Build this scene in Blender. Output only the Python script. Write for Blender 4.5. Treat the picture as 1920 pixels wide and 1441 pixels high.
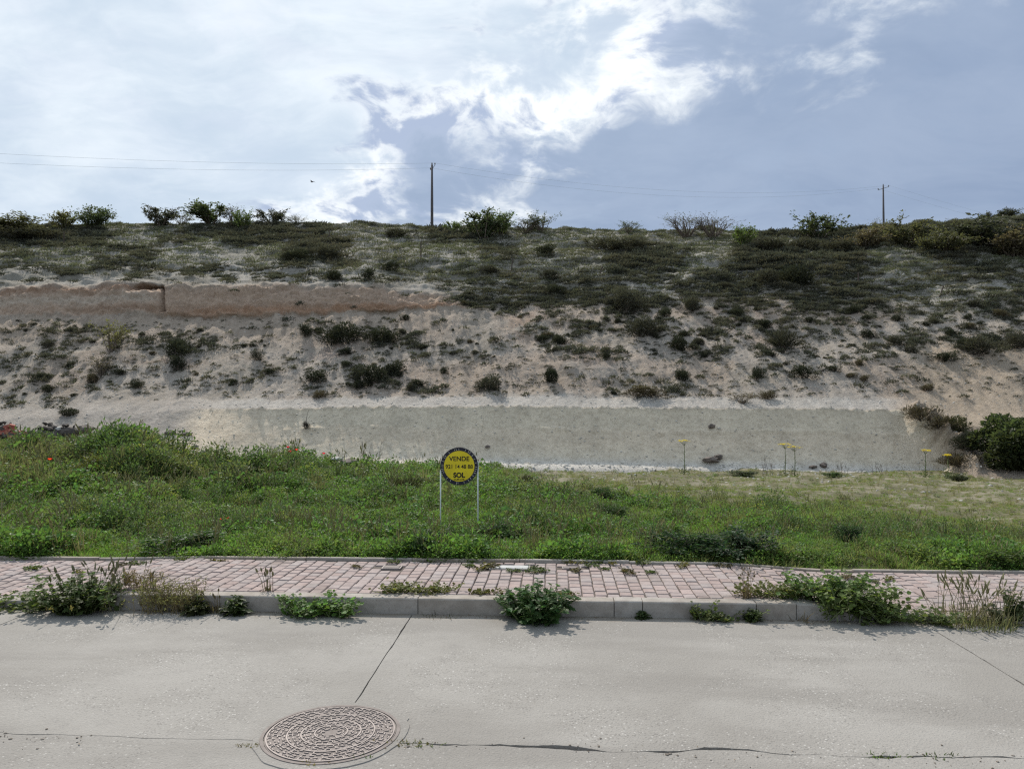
import bpy, bmesh, math, random
import numpy as np
from mathutils import Vector, Matrix, Euler

for o in list(bpy.data.objects):
    bpy.data.objects.remove(o)
SC = bpy.context.scene
COL = SC.collection
RNG = np.random.default_rng(7)
random.seed(7)
R = math.radians

# ---------------------------------------------------------------- camera
F, CX, HY, CAMH = 1450.0, 960.0, 745.0, 1.63      # focal length in photo pixels, centre column, horizon row, eye height
cam_data = bpy.data.cameras.new("camera")
cam_data.sensor_fit = 'HORIZONTAL'
cam_data.sensor_width = 36.0
cam_data.lens = 36.0 * F / 1920.0
cam_data.shift_y = (HY - 720.5) / 1920.0
cam_data.clip_start = 0.05
cam_data.clip_end = 5000
cam = bpy.data.objects.new("camera", cam_data)
COL.objects.link(cam)
cam.location = (0, 0, CAMH)
cam.rotation_euler = (R(90), 0, 0)
SC.camera = cam

# ---------------------------------------------------------------- light
SUN_EL, SUN_AZ = R(45), R(-22)        # azimuth measured from +Y (ahead), negative = to the left
SUN_DIR = Vector((math.sin(SUN_AZ) * math.cos(SUN_EL), math.cos(SUN_AZ) * math.cos(SUN_EL), math.sin(SUN_EL)))
sun_data = bpy.data.lights.new("sun", 'SUN')
sun_data.energy = 4.7
sun_data.angle = R(0.9)
sun_data.color = (1.0, 0.94, 0.85)
sun = bpy.data.objects.new("sun", sun_data)
COL.objects.link(sun)
sun.rotation_euler = SUN_DIR.to_track_quat('Z', 'Y').to_euler()
sun.location = (-10, 20, 40)

SC.cycles.use_denoising = False
SC.cycles.filter_width = 1.25
SC.cycles.max_bounces = 6
SC.cycles.diffuse_bounces = 3
SC.cycles.glossy_bounces = 2
SC.cycles.transmission_bounces = 4
SC.view_settings.view_transform = 'Standard'
SC.view_settings.look = 'None'
SC.view_settings.exposure = 0.0
SC.view_settings.gamma = 1.0
SC.view_settings.use_curve_mapping = False


class NT:
    """small helper around a node tree"""
    def __init__(self, tree):
        self.t = tree
        tree.nodes.clear()

    def n(self, typ, **kw):
        nd = self.t.nodes.new(typ)
        for k, v in kw.items():
            setattr(nd, k, v)
        return nd

    def put(self, sock, v):
        if isinstance(v, bpy.types.NodeSocket):
            self.t.links.new(v, sock)
        elif v is not None:
            if hasattr(sock, 'default_value') and not isinstance(v, (int, float)) and len(v) == 3 and sock.type == 'RGBA':
                v = (*v, 1.0)
            sock.default_value = v

    def math(self, op, a, b=None, c=None, clamp=False):
        nd = self.n('ShaderNodeMath', operation=op, use_clamp=clamp)
        self.put(nd.inputs[0], a)
        if b is not None:
            self.put(nd.inputs[1], b)
        if c is not None:
            self.put(nd.inputs[2], c)
        return nd.outputs[0]

    def vmath(self, op, a, b=None):
        nd = self.n('ShaderNodeVectorMath', operation=op)
        self.put(nd.inputs[0], a)
        if b is not None:
            self.put(nd.inputs[1], b)
        return nd.outputs['Value'] if op in ('DOT_PRODUCT', 'LENGTH') else nd.outputs[0]

    def mix(self, fac, a, b, blend='MIX'):
        nd = self.n('ShaderNodeMix', data_type='RGBA', blend_type=blend)
        self.put(nd.inputs[0], fac)
        self.put(nd.inputs[6], a)
        self.put(nd.inputs[7], b)
        return nd.outputs[2]

    def noise(self, vec, scale, detail=4, rough=0.55, dist=0.0, col=False):
        nd = self.n('ShaderNodeTexNoise')
        if vec is not None:
            self.put(nd.inputs['Vector'], vec)
        nd.inputs['Scale'].default_value = scale
        nd.inputs['Detail'].default_value = detail
        nd.inputs['Roughness'].default_value = rough
        nd.inputs['Distortion'].default_value = dist
        return nd.outputs['Color'] if col else nd.outputs['Fac']

    def ramp(self, fac, stops, interp='LINEAR'):
        nd = self.n('ShaderNodeValToRGB')
        nd.color_ramp.interpolation = interp
        e = nd.color_ramp.elements
        while len(e) < len(stops):
            e.new(0.5)
        for i, (p, c) in enumerate(stops):
            e[i].position = p
            e[i].color = (c, c, c, 1) if isinstance(c, (int, float)) else (*c, 1)
        self.put(nd.inputs[0], fac)
        return nd.outputs[0]

    def smooth(self, v, lo, hi):
        nd = self.n('ShaderNodeMapRange', interpolation_type='SMOOTHSTEP')
        self.put(nd.inputs[0], v)
        nd.inputs[1].default_value = lo
        nd.inputs[2].default_value = hi
        return nd.outputs[0]


# ---------------------------------------------------------------- sky: blue air, a bright thin veil on the sun's side, a grey-blue cloud bank
world = bpy.data.worlds.new("World")
SC.world = world
world.use_nodes = True
W = NT(world.node_tree)
out = W.n('ShaderNodeOutputWorld')
bg = W.n('ShaderNodeBackground')
bg.inputs['Strength'].default_value = 0.1
sky = W.n('ShaderNodeTexSky', sky_type='NISHITA')
sky.sun_disc = False
sky.sun_elevation = SUN_EL
sky.sun_rotation = SUN_AZ
sky.air_density = 1.0
sky.dust_density = 1.5
d = W.vmath('NORMALIZE', W.n('ShaderNodeTexCoord').outputs['Generated'])
sep = W.n('ShaderNodeSeparateXYZ')
W.put(sep.inputs[0], d)
zc = W.math('ADD', W.math('MAXIMUM', sep.outputs[2], 0.0), 0.30)
comb = W.n('ShaderNodeCombineXYZ')
W.put(comb.inputs[0], W.math('DIVIDE', sep.outputs[0], zc))
W.put(comb.inputs[1], W.math('DIVIDE', sep.outputs[1], zc))
P = comb.outputs[0]
CLOUD_SEED = 14.2
sunang = W.math('MAXIMUM', W.vmath('DOT_PRODUCT', d, tuple(SUN_DIR)), 0.0)
glow = W.math('POWER', sunang, 3.0)
warp = W.vmath('ADD', P, W.vmath('MULTIPLY', W.vmath('SUBTRACT', W.noise(P, 2.2, 3, 0.5, col=True), (0.5, 0.5, 0.5)), (0.28, 0.28, 0.0)))
warp = W.vmath('ADD', warp, (CLOUD_SEED, 1.7 * CLOUD_SEED, 0.37 * CLOUD_SEED))
front = W.vmath('DOT_PRODUCT', P, (0.715, 0.699, 0.0))
n_big = W.noise(warp, 1.3, 3, 0.5)
n_mid = W.noise(warp, 3.4, 7, 0.58)
n_puff = W.noise(warp, 8.5, 8, 0.6)
streak = W.noise(W.vmath('MULTIPLY', warp, (0.9, 1.7, 1.0)), 2.4, 6, 0.6)
edge = W.math('ADD', front, W.math('MULTIPLY', W.math('SUBTRACT', n_mid, 0.5), 1.15))
edge = W.math('ADD', edge, W.math('MULTIPLY', W.math('SUBTRACT', n_big, 0.5), 0.5))
# thin high veil with soft white patches
veil_t = W.smooth(W.math('ADD', W.math('MULTIPLY', streak, 0.6), W.math('MULTIPLY', n_mid, 0.4)), 0.36, 0.64)
veil_lo = W.mix(glow, (4.7, 5.9, 7.5), (6.7, 7.8, 9.0))
veil_hi = W.mix(glow, (6.4, 7.5, 8.6), (9.9, 10.6, 11.2))
veil = W.mix(veil_t, veil_lo, veil_hi)
# grey-blue bank, smooth, with faint streaks
bank_t = W.smooth(W.math('ADD', W.math('MULTIPLY', streak, 0.55), W.math('MULTIPLY', n_big, 0.45)), 0.38, 0.62)
bank_c = W.mix(bank_t, (2.45, 3.3, 4.95), (3.4, 4.25, 5.85))
bank_c = W.mix(W.math('MULTIPLY', glow, 0.5), bank_c, (6.0, 7.2, 8.8))
cloud = W.mix(W.smooth(edge, 0.90, 1.22), veil, bank_c)
# broken cumulus along the front, white where the sun catches it, grey in its thick parts
belt = W.math('MULTIPLY', W.smooth(edge, 0.78, 0.96), W.math('SUBTRACT', 1.0, W.smooth(edge, 1.04, 1.28)))
puff = W.math('MULTIPLY', belt, W.smooth(W.math('ADD', W.math('MULTIPLY', n_puff, 0.7), W.math('MULTIPLY', n_mid, 0.3)), 0.40, 0.54))
thick = W.smooth(W.math('ADD', W.math('MULTIPLY', n_puff, 0.45), W.math('MULTIPLY', n_mid, 0.55)), 0.485, 0.575)
puff_c = W.mix(W.math('MULTIPLY', thick, 1.0), (10.6, 11.0, 11.2), (4.6, 5.5, 7.3))
cloud = W.mix(W.math('MULTIPLY', puff, W.math('ADD', 0.45, glow), clamp=True), cloud, puff_c)
final = W.mix(W.math('MULTIPLY', W.smooth(n_puff, 0.55, 0.35), 0.15), cloud, sky.outputs[0])
W.put(bg.inputs['Color'], final)
W.put(out.inputs['Surface'], bg.outputs[0])


# ---------------------------------------------------------------- helpers
def unproj(px, py, Z):
    return np.array([(px - CX) / F * Z, Z, CAMH - (py - HY) / F * Z])


def tag(o, label=None, cat=None, group=None, kind=None):
    if label:
        o['label'] = label
    if cat:
        o['category'] = cat
    if group:
        o['group'] = group
    if kind:
        o['kind'] = kind
    return o


def empty(name, loc=(0, 0, 0), rz=0.0, scale=(1, 1, 1)):
    o = bpy.data.objects.new(name, None)
    o.empty_display_size = 0.1
    o.location = loc
    o.rotation_euler = (0, 0, rz)
    o.scale = scale
    COL.objects.link(o)
    return o


def link(name, me, parent=None, loc=None, rot=None, scale=None, color=None):
    o = bpy.data.objects.new(name, me)
    COL.objects.link(o)
    if parent is not None:
        o.parent = parent
    if loc is not None:
        o.location = loc
    if rot is not None:
        o.rotation_euler = rot
    if scale is not None:
        o.scale = scale
    if color is not None:
        o.color = (*color, 1)
    return o


def _hash2(ix, iy, seed):
    h = (ix.astype(np.int64) * 374761393 + iy.astype(np.int64) * 668265263 + seed * 1442695041) & 0xffffffff
    h = ((h ^ (h >> 13)) * 1274126177) & 0xffffffff
    return ((h ^ (h >> 16)) & 0xffff) / 65535.0


def vnoise(x, y, seed=0):
    x = np.asarray(x, float)
    y = np.asarray(y, float)
    ix, iy = np.floor(x), np.floor(y)
    fx, fy = x - ix, y - iy
    fx = fx * fx * fx * (fx * (fx * 6 - 15) + 10)
    fy = fy * fy * fy * (fy * (fy * 6 - 15) + 10)
    a, b = _hash2(ix, iy, seed), _hash2(ix + 1, iy, seed)
    c, e = _hash2(ix, iy + 1, seed), _hash2(ix + 1, iy + 1, seed)
    return (a * (1 - fx) + b * fx) * (1 - fy) + (c * (1 - fx) + e * fx) * fy


def fbm(x, y, oct=4, seed=0, gain=0.5, lac=2.03):
    s, a, t = 0.0, 1.0, 0.0
    for i in range(oct):
        s = s + a * vnoise(np.asarray(x) * lac ** i + 17.3 * i, np.asarray(y) * lac ** i - 9.1 * i, seed + i)
        t += a
        a *= gain
    return s / t          # 0..1


def sstep(x, a, b):
    t = np.clip((np.asarray(x, float) - a) / (b - a), 0, 1)
    return t * t * (3 - 2 * t)


def grid_mesh(name, V, mat, attrs=None, smooth=True):
    """V: (rows, cols, 3)"""
    nr, nc = V.shape[:2]
    me = bpy.data.meshes.new(name)
    me.vertices.add(nr * nc)
    me.vertices.foreach_set('co', V.reshape(-1).astype(np.float32))
    i = np.arange(nr * nc).reshape(nr, nc)
    q = np.stack([i[:-1, :-1], i[:-1, 1:], i[1:, 1:], i[1:, :-1]], -1).reshape(-1, 4)
    me.loops.add(q.size)
    me.loops.foreach_set('vertex_index', q.reshape(-1).astype(np.int32))
    me.polygons.add(len(q))
    me.polygons.foreach_set('loop_start', (np.arange(len(q)) * 4).astype(np.int32))
    me.polygons.foreach_set('use_smooth', np.full(len(q), smooth))
    for k, A in (attrs or {}).items():
        if A.ndim == 3:
            at = me.attributes.new(k, 'FLOAT_COLOR', 'POINT')
            C = np.ones((nr * nc, 4), np.float32)
            C[:, :3] = A.reshape(-1, 3)
            at.data.foreach_set('color', C.reshape(-1))
        else:
            at = me.attributes.new(k, 'FLOAT', 'POINT')
            at.data.foreach_set('value', A.reshape(-1).astype(np.float32))
    me.materials.append(mat)
    me.update(calc_edges=True)
    me.validate()
    return me


class MB:
    """collects polygons of several materials into one mesh; every face carries a 'tint' value"""
    def __init__(self):
        self.v, self.f, self.t, self.m, self.n = [], [], [], [], 0

    def add(self, V, faces, tint=0.5, mat=0):
        V = np.asarray(V, float).reshape(-1, 3)
        self.v.append(V)
        for k, fc in enumerate(faces):
            self.f.append([int(a) + self.n for a in fc])
            self.t.append(tint[k] if hasattr(tint, '__len__') else tint)
            self.m.append(mat)
        self.n += len(V)

    def scatter(self, tmpl, faces, base, axis, normal, L, Wd, tint, mat=0, bend=None):
        """copies of a template (along, across, up) at many places"""
        base = np.asarray(base, float)
        N = len(base)
        if N == 0:
            return
        ax = axis / (np.linalg.norm(axis, axis=1, keepdims=True) + 1e-9)
        sd = np.cross(ax, normal)
        sd /= (np.linalg.norm(sd, axis=1, keepdims=True) + 1e-9)
        up = np.cross(sd, ax)
        T = np.asarray(tmpl, float)
        L = np.broadcast_to(np.asarray(L, float), (N,))
        Wd = np.broadcast_to(np.asarray(Wd, float), (N,))
        V = (base[:, None, :] + T[None, :, 0:1] * (ax * L[:, None])[:, None, :]
             + T[None, :, 1:2] * (sd * Wd[:, None])[:, None, :]
             + T[None, :, 2:3] * (up * L[:, None])[:, None, :])
        if bend is not None:            # droop: lower points further along
            V[:, :, 2] -= (T[None, :, 0] ** 2) * (np.asarray(bend) * L)[:, None]
        tint = np.broadcast_to(np.asarray(tint, float), (N,))
        k = len(T)
        self.v.append(V.reshape(-1, 3))
        for i in range(N):
            o = self.n + i * k
            for fc in faces:
                self.f.append([a + o for a in fc])
                self.t.append(tint[i])
                self.m.append(mat)
        self.n += N * k

    def tube(self, pts, rad, sides=4, tint=0.5, mat=0, cap=True):
        pts = np.asarray(pts, float)
        rad = np.broadcast_to(np.asarray(rad, float), (len(pts),))
        d = np.gradient(pts, axis=0)
        d /= (np.linalg.norm(d, axis=1, keepdims=True) + 1e-9)
        ref = np.array([0.31, 0.17, 0.93]) if abs(d[0][2]) < 0.9 else np.array([0.95, 0.2, 0.1])
        a = np.cross(d, ref)
        a /= (np.linalg.norm(a, axis=1, keepdims=True) + 1e-9)
        b = np.cross(d, a)
        ang = np.arange(sides) / sides * 2 * math.pi
        V = pts[:, None, :] + rad[:, None, None] * (np.cos(ang)[None, :, None] * a[:, None, :] + np.sin(ang)[None, :, None] * b[:, None, :])
        fs = []
        for i in range(len(pts) - 1):
            for j in range(sides):
                k = (j + 1) % sides
                fs.append((i * sides + j, i * sides + k, (i + 1) * sides + k, (i + 1) * sides + j))
        if cap:
            fs.append(tuple(range((len(pts) - 1) * sides, len(pts) * sides)))
            fs.append(tuple(range(sides - 1, -1, -1)))
        self.add(V.reshape(-1, 3), fs, tint, mat)

    def box(self, lo, hi, mat=0, tint=0.5):
        (x0, y0, z0), (x1, y1, z1) = lo, hi
        V = [(x0, y0, z0), (x1, y0, z0), (x1, y1, z0), (x0, y1, z0), (x0, y0, z1), (x1, y0, z1), (x1, y1, z1), (x0, y1, z1)]
        self.add(V, [(0, 3, 2, 1), (4, 5, 6, 7), (0, 1, 5, 4), (1, 2, 6, 5), (2, 3, 7, 6), (3, 0, 4, 7)], tint, mat)

    def mesh(self, name, mats, smooth=False):
        me = bpy.data.meshes.new(name)
        V = np.concatenate(self.v) if self.v else np.zeros((0, 3))
        me.from_pydata(V.tolist(), [], self.f)
        at = me.attributes.new('tint', 'FLOAT', 'FACE')
        at.data.foreach_set('value', np.array(self.t, np.float32))
        for m in mats:
            me.materials.append(m)
        me.polygons.foreach_set('material_index', np.array(self.m, np.int32))
        if smooth:
            me.polygons.foreach_set('use_smooth', np.ones(len(self.f), bool))
        me.update()
        return me


def unit(n, rng=RNG):
    v = rng.normal(size=(n, 3))
    return v / np.linalg.norm(v, axis=1, keepdims=True)


BLADE = [(0, -.5, 0), (0, .5, 0), (.5, .42, .0), (.5, -.42, .0), (1, 0, 0)]
BLADE_F = [(0, 1, 2, 3), (3, 2, 4)]
LEAF = [(0, 0, 0), (.45, -.5, .10), (1, 0, 0), (.45, .5, .10)]
LEAF_F = [(0, 1, 2), (0, 2, 3)]
_a = np.arange(9) / 9 * 2 * math.pi
ROUND = [(.5, 0, -.06)] + [(.5 - .5 * math.cos(t) * (1 if i % 2 else .86), .5 * math.sin(t) * (1 if i % 2 else .86), .07 if i % 2 else .0) for i, t in enumerate(_a)]
ROUND_F = [(0, 1 + i, 1 + (i + 1) % 9) for i in range(9)]
SERR = [(0, 0, 0), (.18, .16, .03), (.26, .42, .05), (.36, .2, .04), (.48, .5, .06), (.58, .22, .04), (.72, .4, .05), (.8, .15, .02), (1, 0, 0),
        (.8, -.15, .02), (.72, -.4, .05), (.58, -.22, .04), (.48, -.5, .06), (.36, -.2, .04), (.26, -.42, .05), (.18, -.16, .03), (.36, 0, 0), (.58, 0, 0), (.8, 0, 0)]
SERR_F = [(0, 1, 16, 15), (1, 2, 3, 16), (16, 3, 17), (3, 4, 5, 17), (17, 5, 18), (5, 6, 7, 18), (18, 7, 8),
          (16, 13, 14, 15), (13, 16, 17), (17, 11, 12, 13), (11, 17, 18), (18, 9, 10, 11), (18, 8, 9)]


# ---------------------------------------------------------------- materials
def new_mat(name):
    m = bpy.data.materials.new(name)
    m.use_nodes = True
    return m, NT(m.node_tree)


def finish(nt, color, rough=0.9, bump=None, bump_str=0.3, bump_dist=0.01, metallic=0.0, spec=0.3):
    o = nt.n('ShaderNodeOutputMaterial')
    p = nt.n('ShaderNodeBsdfPrincipled')
    nt.put(p.inputs['Base Color'], color)
    nt.put(p.inputs['Roughness'], rough)
    p.inputs['Metallic'].default_value = metallic
    p.inputs['Specular IOR Level'].default_value = spec
    if bump is not None:
        b = nt.n('ShaderNodeBump')
        b.inputs['Strength'].default_value = bump_str
        b.inputs['Distance'].default_value = bump_dist
        nt.put(b.inputs['Height'], bump)
        nt.put(p.inputs['Normal'], b.outputs[0])
    nt.put(o.inputs['Surface'], p.outputs[0])
    return p


def pos(nt):
    return nt.n('ShaderNodeNewGeometry').outputs['Position']


def simple(name, c1, c2, scale=20, rough=0.85, bump_str=0.2, bump_dist=0.004, metallic=0.0, detail=5, objrand=0.0):
    m, nt = new_mat(name)
    p = pos(nt)
    n1 = nt.noise(p, scale, detail, 0.6)
    col = nt.mix(nt.smooth(n1, 0.3, 0.7), c1, c2)
    if objrand:
        r = nt.n('ShaderNodeObjectInfo').outputs['Random']
        k = nt.math('ADD', 1 - objrand, nt.math('MULTIPLY', r, 2 * objrand))
        h = nt.n('ShaderNodeHueSaturation')
        nt.put(h.inputs['Color'], col)
        nt.put(h.inputs['Value'], k)
        col = h.outputs[0]
    finish(nt, col, rough, nt.noise(p, scale * 4, 3, 0.6), bump_str, bump_dist, metallic)
    return m


def foliage_mat(name, transl=0.48, dry=(0.28, 0.235, 0.135), gloss=0.25, color=None):
    """leaf colour = the object's own colour, varied leaf by leaf; scattered tufts also carry a dryness"""
    m, nt = new_mat(name)
    oi = nt.n('ShaderNodeObjectInfo')
    t = nt.n('ShaderNodeAttribute', attribute_name='tint')
    dr = nt.n('ShaderNodeAttribute', attribute_name='dry', attribute_type='INSTANCER')
    hv = nt.n('ShaderNodeHueSaturation')
    nt.put(hv.inputs['Color'], oi.outputs['Color'] if color is None else (*color, 1.0))
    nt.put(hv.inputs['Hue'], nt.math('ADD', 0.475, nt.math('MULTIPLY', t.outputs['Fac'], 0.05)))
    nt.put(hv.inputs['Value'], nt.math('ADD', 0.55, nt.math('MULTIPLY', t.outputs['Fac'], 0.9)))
    col = nt.mix(dr.outputs['Fac'], hv.outputs[0], dry)
    o = nt.n('ShaderNodeOutputMaterial')
    if gloss > .15:
        p = nt.n('ShaderNodeBsdfPrincipled')
        nt.put(p.inputs['Base Color'], col)
        p.inputs['Roughness'].default_value = 0.55
        p.inputs['Specular IOR Level'].default_value = gloss
    else:
        p = nt.n('ShaderNodeBsdfDiffuse')
        nt.put(p.inputs['Color'], col)
    tr = nt.n('ShaderNodeBsdfTranslucent')
    nt.put(tr.inputs['Color'], nt.mix(0.35, col, nt.mix(1.0, col, (1.7, 1.75, 0.55), 'MULTIPLY')))
    mx = nt.n('ShaderNodeMixShader')
    mx.inputs[0].default_value = transl
    nt.put(mx.inputs[1], p.outputs[0])
    nt.put(mx.inputs[2], tr.outputs[0])
    nt.put(o.inputs['Surface'], mx.outputs[0])
    return m


M_LEAF = foliage_mat("leaf")
M_SCRUB = foliage_mat("scrub_leaf", transl=0.22, dry=(0.17, 0.15, 0.11), gloss=0.1)
M_BARK = simple("bark", (0.10, 0.08, 0.065), (0.19, 0.15, 0.12), 30)
M_STEM = simple("green_stem", (0.10, 0.13, 0.05), (0.17, 0.19, 0.08), 40)
M_STRAW = foliage_mat("straw", transl=0.3)


def concrete_road():
    m, nt = new_mat("road_concrete")
    p = pos(nt)
    tco = nt.math('ADD', nt.vmath('DOT_PRODUCT', p, (0.0539, 0.9985, 0.0)), -5.778)     # distance from the kerb face
    sco = nt.vmath('DOT_PRODUCT', p, (0.9985, -0.0539, 0.0))
    cmb = nt.n('ShaderNodeCombineXYZ')
    nt.put(cmb.inputs[0], nt.math('MULTIPLY', sco, 0.22))
    nt.put(cmb.inputs[1], tco)
    band = nt.noise(cmb.outputs[0], 1.5, 4, 0.6)
    big = nt.noise(p, 0.8, 5, 0.6)
    mid = nt.noise(p, 6, 5, 0.65)
    col = nt.mix(nt.smooth(big, 0.32, 0.68), (0.250, 0.234, 0.213), (0.308, 0.291, 0.268))
    col = nt.mix(nt.math('MULTIPLY', nt.smooth(band, 0.44, 0.62), 0.7), col, (0.218, 0.203, 0.185))
    col = nt.mix(nt.math('MULTIPLY', nt.smooth(mid, 0.48, 0.74), 0.35), col, (0.212, 0.199, 0.184))
    vo = nt.n('ShaderNodeTexVoronoi')
    vo.inputs['Scale'].default_value = 80
    nt.put(vo.inputs['Vector'], p)
    sepc = nt.n('ShaderNodeSeparateColor')
    nt.put(sepc.inputs[0], vo.outputs['Color'])
    worn = nt.smooth(nt.noise(p, 1.5, 4, 0.6), 0.42, 0.62)      # where the skin has worn off and pebbles show
    core = nt.smooth(vo.outputs['Distance'], 0.55, 0.30)
    pale = nt.math('MULTIPLY', nt.smooth(sepc.outputs[0], 0.86, 0.90), core)
    dark = nt.math('MULTIPLY', nt.smooth(sepc.outputs[1], 0.74, 0.80), core)
    amt = nt.math('ADD', 0.12, nt.math('MULTIPLY', worn, 0.55))
    col = nt.mix(nt.math('MULTIPLY', pale, amt), col, (0.52, 0.50, 0.47))
    col = nt.mix(nt.math('MULTIPLY', dark, amt), col, (0.16, 0.148, 0.135))
    pit = nt.smooth(nt.noise(p, 85, 3, 0.65), 0.43, 0.33)
    col = nt.mix(nt.math('MULTIPLY', pit, nt.math('ADD', 0.25, nt.math('MULTIPLY', worn, 0.45))), col, (0.14, 0.13, 0.118))
    stain = nt.smooth(nt.noise(p, 2.3, 5, 0.7, 0.6), 0.64, 0.72)
    col = nt.mix(nt.math('MULTIPLY', stain, 0.42), col, (0.19, 0.178, 0.165))
    dirt = nt.math('MULTIPLY', nt.smooth(nt.math('ADD', tco, nt.math('MULTIPLY', nt.math('SUBTRACT', mid, 0.5), 0.30)), -0.16, 0.02), 0.75)
    col = nt.mix(dirt, col, (0.20, 0.165, 0.125))
    h = nt.math('ADD', nt.math('MULTIPLY', nt.noise(p, 150, 3, 0.7), 0.6), nt.math('MULTIPLY', core, 0.4))
    finish(nt, col, 0.9, h, 0.5, 0.006, spec=0.2)
    return m


M_ROAD = concrete_road()
M_BED = simple("joint_dirt", (0.045, 0.038, 0.03), (0.10, 0.085, 0.065), 30)
def weathered(name, c1, c2, dirt, rnd, scale):
    m, nt = new_mat(name)
    p = pos(nt)
    n1 = nt.noise(p, scale, 5, 0.6)
    col = nt.mix(nt.smooth(n1, 0.3, 0.7), c1, c2)
    t = nt.n('ShaderNodeAttribute', attribute_name='tint').outputs['Fac']
    r = nt.math('FRACT', nt.math('ADD', nt.n('ShaderNodeObjectInfo').outputs['Random'], t))
    h = nt.n('ShaderNodeHueSaturation')
    nt.put(h.inputs['Color'], col)
    nt.put(h.inputs['Value'], nt.math('ADD', 1 - rnd, nt.math('MULTIPLY', r, 2 * rnd)))
    nt.put(h.inputs['Saturation'], nt.math('ADD', 0.75, nt.math('MULTIPLY', nt.math('FRACT', nt.math('MULTIPLY', r, 7.0)), 0.5)))
    st_ = nt.smooth(nt.noise(p, 2.2, 6, 0.68, 0.4), 0.50, 0.70)
    col = nt.mix(nt.math('MULTIPLY', st_, 0.55), h.outputs[0], dirt)
    fine = nt.noise(p, 60, 4, 0.7)
    col = nt.mix(nt.math('MULTIPLY', nt.smooth(fine, 0.46, 0.32), 0.35), col, dirt)
    finish(nt, col, 0.92, nt.math('ADD', fine, nt.math('MULTIPLY', n1, 0.6)), 0.5, 0.005, spec=0.2)
    return m


M_KERB = weathered("kerb_concrete", (0.275, 0.242, 0.208), (0.36, 0.322, 0.282), (0.165, 0.132, 0.105), 0.06, 9)
M_PAVER = weathered("paver", (0.290, 0.234, 0.220), (0.348, 0.288, 0.270), (0.205, 0.172, 0.15), 0.10, 22)
M_SAND = simple("paver_bed", (0.055, 0.043, 0.036), (0.11, 0.088, 0.074), 18)
M_PLATE = simple("concrete_plate", (0.36, 0.36, 0.35), (0.46, 0.46, 0.45), 14)
M_IRON = simple("cast_iron", (0.195, 0.168, 0.157), (0.262, 0.228, 0.215), 16, 0.6, 0.25, 0.002, 0.25)
M_IRONLOW = simple("cast_iron_recess", (0.155, 0.133, 0.122), (0.21, 0.18, 0.168), 20, 0.75, 0.25, 0.002, 0.2)
M_STONE = simple("pale_stone", (0.34, 0.32, 0.29), (0.50, 0.48, 0.45), 9, objrand=0.15)
M_ROCK = simple("dark_rock", (0.09, 0.075, 0.065), (0.19, 0.155, 0.135), 9, objrand=0.15)
M_CLOD = simple("dark_soil", (0.05, 0.042, 0.036), (0.12, 0.10, 0.085), 8)
M_RED = simple("red_rubble", (0.30, 0.085, 0.06), (0.42, 0.16, 0.12), 14)


# ================================================================ the road frame
KA = math.atan(-0.054)
E1 = np.array([math.cos(KA), math.sin(KA)])
E2 = np.array([-math.sin(KA), math.cos(KA)])
KO = np.array([0.0, 5.787])


def rw(s, t, z=0.0):
    """road frame (along the kerb, away from the camera, up) to world"""
    s, t = np.asarray(s, float), np.asarray(t, float)
    z = np.broadcast_to(np.asarray(z, float), np.broadcast(s, t).shape)
    return np.stack([KO[0] + s * E1[0] + t * E2[0], KO[1] + s * E1[1] + t * E2[1], z], -1)


def st(x, y):
    dx, dy = np.asarray(x) - KO[0], np.asarray(y) - KO[1]
    return dx * E1[0] + dy * E1[1], dx * E2[0] + dy * E2[1]


def ground_px(px, py, z=0.0):
    Z = (CAMH - z) * F / (py - HY)
    return (px - CX) / F * Z, Z


def h_front(s):      # top of kerb
    s = np.asarray(s, float)
    return 0.12 - 0.075 * sstep(s, 2.1, 2.75) - 0.06 * sstep(-s, 3.1, 3.8)


def h_back(s):
    s = np.asarray(s, float)
    return 0.12 - 0.055 * sstep(s, 1.7, 2.9) - 0.028 * sstep(-s, 2.8, 4.2)


PW = 1.345      # pavement width, kerb face to back edging


def h_pave(s, t):
    k = np.clip(np.asarray(t) / PW, 0, 1)
    return h_front(s) * (1 - k) + h_back(s) * k


# road bed and slabs -------------------------------------------------------------
road = link("road", grid_mesh("road", rw(*np.meshgrid(np.linspace(-60, 60, 7), np.linspace(-9.2, 0.10, 4)), -0.035), M_BED))
tag(road, kind='structure')


def jag(a, b, n, amp, seed, gap):
    """points from a to b (road frame) pushed sideways by noise; gap = clear distance kept on the inner side"""
    a, b = np.array(a, float), np.array(b, float)
    L = np.linalg.norm(b - a)
    u = np.linspace(0, 1, n)
    d = (b - a) / L
    nrm = np.array([-d[1], d[0]])
    if abs(d[0]) > .5:
        amp = amp * (.12 + .88 * sstep((a + d * (u * L)[:, None])[:, 0], -.7, .2))
    off = gap + amp * np.maximum(0, fbm(u * L * 5, u * 0 + seed, 4, seed) * 2 - 0.75) ** 2
    wob = (0.10 if abs(d[0]) > .5 else .012) * (fbm((a[0] + (b - a)[0] * u) * 1.6 + 3, (a[1] + (b - a)[1] * u) * 1.6 + 5, 6, 91, .6) - 0.5)      # shared by both neighbours
    wv = np.array([0, 1.0]) if abs(d[0]) > abs(d[1]) else np.array([1.0, 0])
    return a + d * (u * L)[:, None] + nrm * off[:, None] + wv * wob[:, None]


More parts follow.
